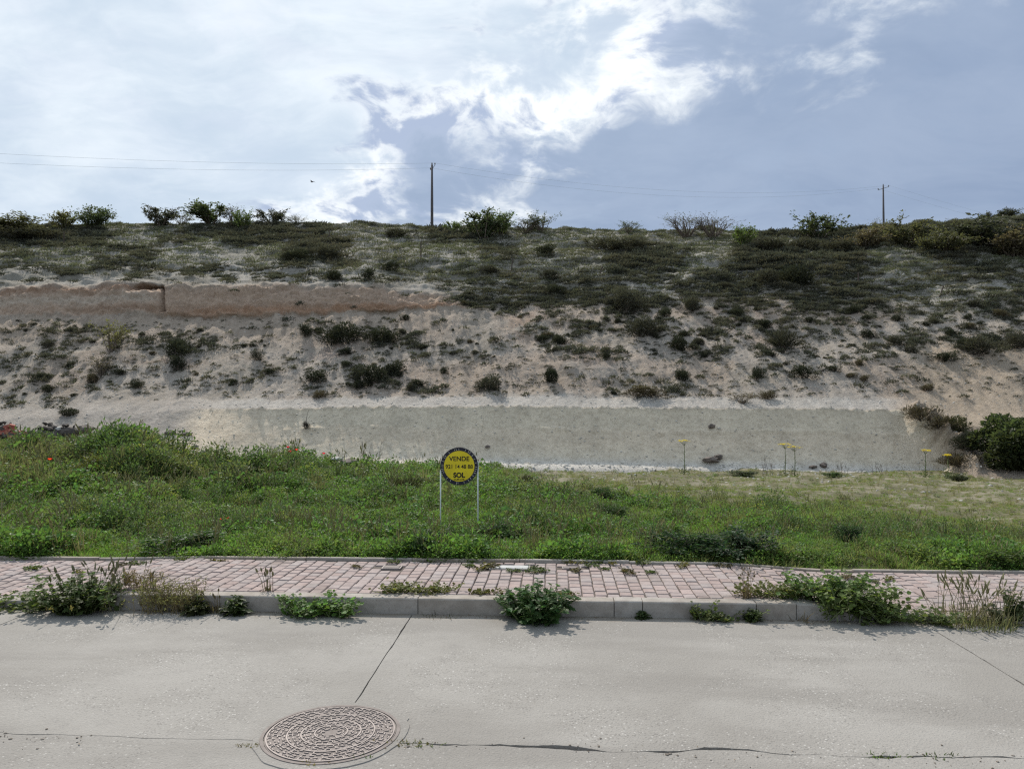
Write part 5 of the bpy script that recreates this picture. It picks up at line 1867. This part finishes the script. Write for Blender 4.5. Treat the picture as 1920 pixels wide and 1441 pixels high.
for k, (px, py, w, h, mat, lab) in enumerate(((1330, 862, 30, 12, M_ROCK, "larger brown boulder at the foot of the cut"), (1346, 857, 16, 11, M_ROCK, "brown boulder leaning on the larger one"),
                                              (1543, 874, 14, 9, M_ROCK, "dark stone at the foot of the cut below the yellow pair"), (1522, 874, 14, 6, M_ROCK, "flat dark stone left of the dark stone"),
                                              (1333, 799, 11, 9, M_ROCK, "dark stone stuck halfway up the grey cut"), (1347, 803, 7, 4, M_STONE, "white stone stuck halfway up the grey cut"), (914, 838, 9, 6, M_ROCK, "small dark stone on the cut above the sign"))):
    q = hill_pt(px, py)
    q[1] -= .06
    rock(px, py, q[1], w, h, mat, lab, "rock", 40 + k, base=q)


# ================================================================ plants along the kerb
def leafy_plant(name, s, t, z, parts, label, cat="plant", rz=0.0, group=None):
    root = empty(name, rw(s, t, z), KA + rz)
    tag(root, label, cat, group)
    for (pn, me, colr) in parts:
        link(pn, me, root, color=colr)
    return root


def mallow(nst, rad, h, leaf, seed, n_per=14, stretch=1.0):
    """sprawling stems with round lobed leaves"""
    r = np.random.default_rng(seed)
    st_, lv = MB(), MB()
    for i in range(nst):
        a = r.uniform(0, 6.28)
        x0 = r.uniform(-1, 1) * rad * stretch * .8
        L = rad * r.uniform(.4, 1.0)
        hz = h * r.uniform(.35, 1.0)
        p0 = np.array([x0, r.normal(0, rad * .12), -.02])
        p2 = p0 + np.array([math.cos(a) * L * .8, math.sin(a) * L * .55, hz])
        p1 = (p0 + p2) / 2 + np.array([0, 0, hz * .22])
        st_.tube([p0, p1, p2], [.004, .003, .0015], 3, cap=False)
        u = r.uniform(.15, 1.02, n_per)[:, None]
        b_ = (1 - u) ** 2 * p0 + 2 * u * (1 - u) * p1 + u ** 2 * p2
        az = r.uniform(0, 6.28, n_per)
        axis = np.stack([np.cos(az), np.sin(az), r.uniform(-.1, .7, n_per)], 1)
        b_ = b_ + axis * r.uniform(.005, .03, n_per)[:, None]
        b_[:, 2] = np.maximum(b_[:, 2], .008)
        nrm = unit(n_per, r) * .55 + np.array([0, -.25, 1.0])
        sz = leaf * r.uniform(.45, 1.2, n_per) * (1.15 - .5 * u[:, 0])
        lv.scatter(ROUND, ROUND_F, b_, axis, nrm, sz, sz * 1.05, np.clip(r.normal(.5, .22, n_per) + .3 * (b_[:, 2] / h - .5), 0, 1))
    return [("stems", st_.mesh("stems", [M_STEM]), (1, 1, 1)), ("leaves", lv.mesh("leaves", [M_LEAF]), None)]


def with_col(parts, c):
    return [(n_, m_, c if cc is None else cc) for n_, m_, cc in parts]


def thistle(nst, rad, h, leaf, seed, wide=.42):
    """bushy plant with toothed leaves round upright stems"""
    r = np.random.default_rng(seed)
    st_, lv = MB(), MB()
    for i in range(nst):
        a = r.uniform(0, 6.28)
        o_ = rad * math.sqrt(r.uniform(0, 1))
        hz = h * (1 - .45 * (o_ / rad) ** 1.5) * r.uniform(.7, 1.0) if i else h
        if i == 0:
            o_ = rad * .05
        p0 = np.array([math.cos(a) * o_ * .35, math.sin(a) * o_ * .35, -.02])
        p2 = np.array([math.cos(a) * o_, math.sin(a) * o_ * .8, hz])
        p1 = (p0 + p2) / 2 + np.array([0, 0, hz * .12])
        st_.tube([p0, p1, p2], [.006, .0045, .002], 4, cap=False)
        n = 26
        u = r.uniform(.05, 1.0, n)[:, None]
        b_ = (1 - u) ** 2 * p0 + 2 * u * (1 - u) * p1 + u ** 2 * p2
        az = r.uniform(0, 6.28, n)
        axis = np.stack([np.cos(az), np.sin(az), r.uniform(-.05, .9, n)], 1)
        sz = leaf * r.uniform(.5, 1.15, n) * (1.2 - .7 * u[:, 0])
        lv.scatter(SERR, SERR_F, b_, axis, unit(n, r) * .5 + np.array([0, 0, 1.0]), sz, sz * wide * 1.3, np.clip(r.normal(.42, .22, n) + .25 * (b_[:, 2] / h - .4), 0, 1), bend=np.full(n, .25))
    return [("stems", st_.mesh("stems", [M_STEM]), (1, 1, 1)), ("leaves", lv.mesh("leaves", [M_LEAF]), None)]


def airy(nst, rad, h, seed, stretch=1.0):
    """dry cress-like plant: thin branching stems with tiny leaves and pods"""
    r = np.random.default_rng(seed)
    st_, lv = MB(), MB()
    for i in range(nst):
        x0 = r.uniform(-1, 1) * rad * stretch
        p0 = np.array([x0, r.normal(0, rad * .25), -.02])
        hz = h * r.uniform(.5, 1)
        p2 = p0 + np.array([r.normal(0, rad * .3), r.normal(0, rad * .25), hz])
        st_.tube([p0, (p0 + p2) / 2 + r.normal(0, .01, 3), p2], [.0028, .002, .001], 3, cap=False)
        for j in range(5):
            u = r.uniform(.3, .95)
            b0 = p0 * (1 - u) + p2 * u
            b1 = b0 + np.array([r.normal(0, .05), r.normal(0, .05), r.uniform(.01, .07)])
            st_.tube([b0, b1], [.0014, .0007], 3, cap=False)
            n = 7
            bb = b0 + (b1 - b0) * r.uniform(.2, 1.05, n)[:, None]
            lv.scatter(LEAF, LEAF_F, bb, unit(n, r), unit(n, r), r.uniform(.008, .019, n), .008, r.uniform(.2, 1, n))
    return [("stems", st_.mesh("stems", [M_STRAW]), (.22, .17, .08)), ("leaves", lv.mesh("leaves", [M_LEAF]), None)]


def px_kerb(px, t=-.03):
    """s along the kerb for a photo column at offset t"""
    # solve X/Z = (px-CX)/F on the line t = const
    k = (px - CX) / F
    s = (k * (KO[1] + t * E2[1]) - t * E2[0]) / (E1[0] - k * E1[1])
    return s


# the big plant at left: leafy mass with barley ears
s = px_kerb(148, -.05)
big = with_col(thistle(60, .36, .29, .065, 601, .8), (.080, .108, .036)) + with_col(mallow(60, .36, .31, .044, 602)[1:], (.105, .145, .042))
root = leafy_plant("roadside_plant", s, -.05, 0.0, big, "largest leafy plant on the kerb at left, with eared grass growing through it")
link("eared_grass", seeded_grass(40, .34, 603, .055, .007, .10, .07), root, loc=(.17, .05, .02), color=(.17, .155, .085))
link("eared_grass", seeded_grass(9, .30, 604, .055, .012, .12, .06), root, loc=(-.10, .04, .02), color=(.14, .13, .07))
mb = MB()
r = np.random.default_rng(9)
for (x, z) in ((.10, .09), (-.06, .075)):
    b_ = np.array([x, -.24, z]) + r.normal(0, .004, (10, 3))
    mb.scatter(LEAF, LEAF_F, b_, unit(10, r), unit(10, r), .02, .012, .8)
link("flower_heads", mb.mesh("flower_heads", [M_LEAF]), root, color=(.40, .30, .10))

leafy_plant("roadside_plant", px_kerb(30, -.02), -.02, .0, with_col(mallow(30, .30, .11, .045, 611, 14, 1.3), (.12, .16, .048)), "low round-leaved weed at the far left end of the kerb")
leafy_plant("roadside_plant", px_kerb(262, .14), .16, float(h_front(-2.6)), with_col(airy(26, .13, .16, 621), (.16, .12, .06)), "brownish airy dry weed on top of the kerb beside the largest plant")
leafy_plant("roadside_plant", px_kerb(318, -.04), -.03, .0, with_col(airy(90, .22, .26, 622), (.17, .165, .07)), "tall airy yellow-green weed in the gutter right of the largest plant")
leafy_plant("roadside_plant", px_kerb(370, -.04), -.05, .0, with_col(thistle(6, .10, .12, .12, 623, .35), (.075, .085, .035)), "coarse dark-leaved weed in the gutter, first of two")
leafy_plant("roadside_plant", px_kerb(444, -.04), -.05, .0, with_col(thistle(6, .10, .13, .13, 624, .35), (.060, .085, .030)), "coarse dark-leaved weed in the gutter, second of two")
root = leafy_plant("roadside_plant", px_kerb(408, -.03), -.03, .0, [("ears", seeded_grass(6, .20, 625, .03, .008), (.15, .12, .06))], "few thin eared stalks between the two coarse gutter weeds")
root = leafy_plant("roadside_plant", px_kerb(500, .14), .15, .12, [("ears", seeded_grass(9, .17, 626, .04, .009), (.17, .145, .075))], "small fan of straw grass on top of the kerb")
leafy_plant("roadside_plant", px_kerb(592, -.06), -.08, .0, with_col(mallow(40, .28, .17, .05, 631, 14, 1.0), (.11, .19, .046)), "fresh green round-leaved weed in the gutter")
leafy_plant("roadside_plant", px_kerb(785, .17), .18, .12, with_col(mallow(40, .24, .09, .032, 641, 14, 1.3), (.15, .155, .045)), "yellowish creeping weed spread along the kerb top left of the middle")
leafy_plant("roadside_plant", px_kerb(912, .16), .17, .12, with_col(mallow(10, .10, .04, .032, 642, 12, 1.3), (.12, .115, .032)), "small yellowish creeping weed on the kerb top beside the big thistle")
leafy_plant("roadside_plant", px_kerb(1068, .15), .16, .12, with_col(mallow(8, .09, .035, .03, 643, 10, 1.3), (.12, .115, .034)), "small creeping weed on the kerb top just right of the big thistle")
leafy_plant("roadside_plant", px_kerb(830, -.02), -.015, .0, [("leaves", tuft(60, .14, .07, .004, .9, 644), (.060, .065, .035))], "dark wispy grass in the gutter left of the big thistle")
leafy_plant("sow_thistle", px_kerb(1005, -.10), -.10, .0, with_col(thistle(46, .36, .30, .095, 651, .55), (.068, .130, .042)), "dark green bushy thistle growing in the gutter near the middle")
leafy_plant("roadside_plant", px_kerb(1205, -.02), -.02, .0, with_col(thistle(4, .06, .05, .07, 661, .4), (.06, .085, .03)), "tiny rosette at the kerb joint right of the thistle")
leafy_plant("roadside_plant", px_kerb(1312, -.03), -.04, .0, with_col(mallow(9, .10, .22, .036, 662, 12, .8), (.105, .135, .036)), "thin climbing weed against the kerb face right of the middle")
leafy_plant("roadside_plant", px_kerb(1362, -.04), -.05, .0, with_col(mallow(16, .18, .10, .036, 663, 12, 1.1), (.100, .128, .036)), "low sprawling weed at the foot of the kerb right of the climbing one")
leafy_plant("roadside_plant", px_kerb(1412, -.04), -.04, .0, with_col(thistle(5, .07, .09, .09, 664, .35), (.060, .090, .032)), "small dark rosette at the foot of the last tall kerb stone")
leafy_plant("dry_grass", px_kerb(1400, .14), .14, .12, [("stalks", seeded_grass(14, .27, 665, .02, .006), (.19, .14, .075))], "tall reddish straw stalks behind the kerb before the ramp")
leafy_plant("roadside_plant", px_kerb(1450, .17), .18, .12, with_col(mallow(34, .25, .14, .035, 666, 14, 1.2), (.15, .16, .048)), "yellow-green weed behind the last tall kerb stone")
leafy_plant("roadside_plant", px_kerb(1535, .18), .17, .10, with_col(mallow(64, .32, .24, .05, 667, 15, 1.1), (.115, .175, .050)), "tall round-leaved weed behind the sloping kerb stone")
leafy_plant("roadside_plant", px_kerb(1610, .02), .02, .03, with_col(mallow(80, .36, .26, .045, 668, 15, .9), (.125, .170, .048)), "bushy weed hiding the low end of the sloping kerb stone")
leafy_plant("roadside_plant", px_kerb(1695, -.02), -.03, .0, with_col(mallow(40, .34, .14, .04, 669, 13, 1.2), (.11, .145, .045)), "low spreading weed right of the sloping kerb stone")
leafy_plant("dry_grass", px_kerb(1500, -.04), -.04, .0, [("blades", tuft(22, .05, .17, .005, .9, 670, M_STRAW), (.17, .13, .07))], "small fan of brown grass at the foot of the sloping kerb stone")
leafy_plant("eared_grass", px_kerb(1830, -.02), -.02, .0, [("ears", seeded_grass(60, .32, 671, .06, .008, .13, .07), (.21, .19, .10)), ("blades", tuft(300, .26, .22, .006, .6, 672, M_STRAW), (.17, .17, .075))], "big tuft of eared straw grass at the low kerb on the right")
o = bpy.data.objects[-1] if False else None
leafy_plant("roadside_plant", px_kerb(1898, -.02), .02, .0, with_col(thistle(16, .17, .26, .06, 673, .8), (.070, .092, .036)), "leafy grey-green weed at the right edge beside the eared grass")
leafy_plant("roadside_plant", px_kerb(1860, -.10), -.10, .0, [("blades", tuft(90, .16, .10, .005, .9, 674), (.050, .085, .040))], "fine dark grass mat before the eared straw grass")

# small weeds in the pavement
spots = [(60, 1060), (150, 1066), (232, 1055), (258, 1055), (340, 1050), (410, 1052), (670, 1064), (740, 1055), (880, 1062), (905, 1066), (925, 1064), (1005, 1071), (1015, 1071), (1060, 1055), (1080, 1070), (1108, 1062), (1135, 1068),
         (1150, 1056), (1180, 1075), (1205, 1056), (1220, 1074), (1280, 1062), (1350, 1062), (1615, 1075), (1640, 1078), (1665, 1074), (1590, 1070), (965, 1072), (1120, 1052), (1100, 1053)]
wm = [with_col(mallow(9, .10, .04, .026, 700 + k, 10, 1.1), None) for k in range(4)]
for k, (px, py) in enumerate(spots):
    x, y = ground_px(px, py, .115)
    s, t = st(x, y)
    t = min(float(t), 1.32)
    root = empty("paving_weed", rw(float(s), t, float(h_pave(s, t))), RNG.uniform(0, 6.28), (RNG.uniform(.6, 1.25),) * 3)
    z_ = 0 if px < 500 else 1 if px < 870 else 2 if px < 1090 else 3 if px < 1400 else 4
    tag(root, "small flat weed between the pink pavers, " + ("at the left end of the pavement", "left of the grey cover plate", "right beside the grey cover plate", "between the grey cover plate and the ramp", "on the ramp of the pavement")[z_],
        "weed", ("weeds at the left end", "weeds left of the plate", "weeds beside the plate", "weeds right of the plate", "weeds on the ramp")[z_])
    cc = [(.085, .115, .036), (.125, .115, .04), (.10, .085, .045), (.075, .105, .034)][k % 4]
    for pn, me, c0 in wm[k % 4]:
        link(pn, me, root, color=cc if pn == "leaves" else (1, 1, 1))
# weeds in the road joints
for (px, py, w, lab, c_) in ((775, 1366, .05, "tuft of grass in the road joint right of the manhole", (.12, .11, .05)), (806, 1369, .05, "flat grass along the road crack right of the manhole", (.085, .105, .05)),
                             (727, 1390, .04, "dry moss at the right rim of the manhole", (.17, .12, .05)), (676, 1419, .03, "tiny green tuft at the front rim of the manhole", (.06, .10, .03)),
                             (592, 1432, .04, "dry tuft in the crack in front of the manhole", (.15, .12, .05)), (470, 1398, .03, "small dry tuft in the crack left of the manhole", (.13, .11, .05)),
                             (1665, 1424, .05, "green grass blades in the road crack at lower right", (.09, .13, .045)), (1790, 1436, .05, "dark grass in the road crack at the lower right corner", (.06, .085, .035))):
    x, y = ground_px(px, py)
    if px > 760:
        x, y = rw(float(st(x, y)[0]), -2.17)[:2]
    o = link("joint_grass", tuft(70, w * 1.3, .042, .0045, 1.1, px), None, (x, y, 0), (0, 0, KA), (1.5, .5, 1), c_)
    tag(o, lab, "grass tuft")

# stand-out weed clumps in the grass
for (px, py, Z, w, h, kd, c_, lab) in ((185, 905, 12.5, .62, .36, 'dense', (.115, .125, .03), "yellow-green rounded weed clump on the left bank"), (268, 875, 13.5, .5, .36, 'dense', (.045, .07, .025), "dark green weed clump right of the yellow-green one"),
                                       (423, 888, 13.5, .38, .42, 'tuftbush', (.06, .07, .038), "dark spiky grass clump left of the poppies"), (350, 885, 13.2, .42, .30, 'dense', (.05, .08, .028), "dark leafy clump between the weeds of the left bank"),
                                       (1588, 1018, 7.9, .26, .2, 'dense', (.035, .065, .026), "small dark leafy clump in the near grass at right"), (1150, 962, 10.2, .34, .2, 'dense', (.045, .08, .025), "dark leafy clump right of the sign"),
                                       (1130, 948, 10.8, .4, .22, 'dense', (.065, .11, .03), "bright leafy clump behind the dark one right of the sign"), (1135, 912, 13.0, .45, .26, 'dense', (.05, .085, .03), "dark clump at the edge of the dry patch"),
                                       (755, 905, 13.0, .6, .36, 'tuftbush', (.085, .09, .045), "greyish grass clump left of the sign"), (468, 955, 9.8, .3, .22, 'dense', (.04, .075, .025), "dark clump low in the grass at left"),
                                       (935, 1005, 8.4, .5, .26, 'dense', (.055, .10, .035), "broad leafy clump right of the sign's legs"), (800, 1035, 7.6, .75, .26, 'dense', (.042, .078, .026), "dark leafy clump at the pavement edge below the sign"),
                                       (1400, 1052, 7.25, 1.0, .26, 'dense', (.034, .066, .03), "large dark mallow patch overhanging the pavement edge"), (1280, 1046, 7.35, .8, .24, 'dense', (.040, .075, .03), "dark mallow patch left of the large one at the pavement edge"),
                                       (330, 1040, 7.5, .8, .2, 'dense', (.048, .09, .028), "leafy patch at the pavement edge at left"), (1890, 1062, 7.1, .5, .2, 'dense', (.09, .14, .035), "bright leafy patch at the pavement edge at far right"),
                                       (1045, 915, 13.5, .7, .30, 'tuftbush', (.085, .085, .045), "grey-brown dry grass clump right of the sign"), (985, 900, 14.5, .4, .34, 'tuftbush', (.085, .08, .045), "dry upright grass clump before the cut's foot"),
                                       (1560, 890, 18.8, .5, .14, 'dense', (.06, .10, .03), "green grass patch at the foot of the cut"), (1390, 882, 19.0, .7, .16, 'dense', (.055, .075, .035), "grey-green patch at the foot of the cut"),
                                       (1795, 892, 17.5, .45, .2, 'dense', (.06, .075, .035), "round grey-green clump before the gully's mouth")):
    p = unproj(px, py, Z)
    p[2] = float(lotz(p[0], p[1])) - .02
    if st(p[0], p[1])[1] < 1.42 + w * .3:
        s0, _ = st(p[0], p[1])
        p = rw(float(s0), 1.42 + w * .33, 0.0)
        p[2] = float(lotz(p[0], p[1])) - .02
    place(kd, "weed_clump", p, w, h, c_, lab, "weed", None, dep=w * (.6 if w > .7 else 1))

# a bird far off over the hill
mb = MB()
mb.tube([(0, -.22, 0), (0, -.1, .0), (0, .05, 0), (0, .22, .01)], [.02, .06, .06, .015], 6)
bird = link("bird", mb.mesh("bird", [M_POLE]), None, unproj(585, 341, 90), (0, 0, 1.2))
tag(bird, "tiny dark bird flying above the skyline at left", "bird")
for sd in (-1, 1):
    mb = MB()
    V = [(0, -.07, .03), (0, .09, .03), (sd * .28, .05, .13), (sd * .28, -.06, .13), (sd * .58, -.10, .04)]
    mb.add(V, [(0, 1, 2, 3) if sd > 0 else (3, 2, 1, 0), (3, 2, 4) if sd > 0 else (4, 2, 3)])
    link("wing", mb.mesh("wing", [M_POLE]), bird)

# grit, crumbs and dead leaves gathered in the gutter and along the pavement's back edge
n = 2600
t_g = np.where(RNG.random(n) < .75, -.004 - np.abs(RNG.normal(0, .05, n)), -2.2 + RNG.normal(0, .05, n))
s_g = RNG.uniform(-6.5, 5.5, n)
kp = (fbm(s_g * 1.4, t_g * 2, 3, 601) > .44) & (t_g < -.006)
s_g, t_g = s_g[kp], t_g[kp]
n = len(s_g)
M_GRIT = simple("grit", (0.14, 0.11, 0.085), (0.30, 0.26, 0.22), 40)
gm = []
for k in range(2):
    me = pebble(50 + k)
    me.materials.append(M_GRIT)
    gm.append((me, None))
lf = MB()
lf.scatter(LEAF, LEAF_F, np.array([[0, 0, .2]]), np.array([[1., 0, .2]]), np.array([[0, .3, 1.]]), 3.0, 1.4, .5)
lfm = lf.mesh("dead_leaf", [foliage_mat("dead_leaf", .2, color=(.20, .145, .085))])
gm.append((lfm, None))
scatter_gn("gutter_grit", rw(s_g, t_g, .002), RNG.uniform(0, 6.28, n), .002 + .006 * RNG.random(n) ** 3, RNG.choice([0, 1, 1, 0, 2], n), np.zeros(n), gm)
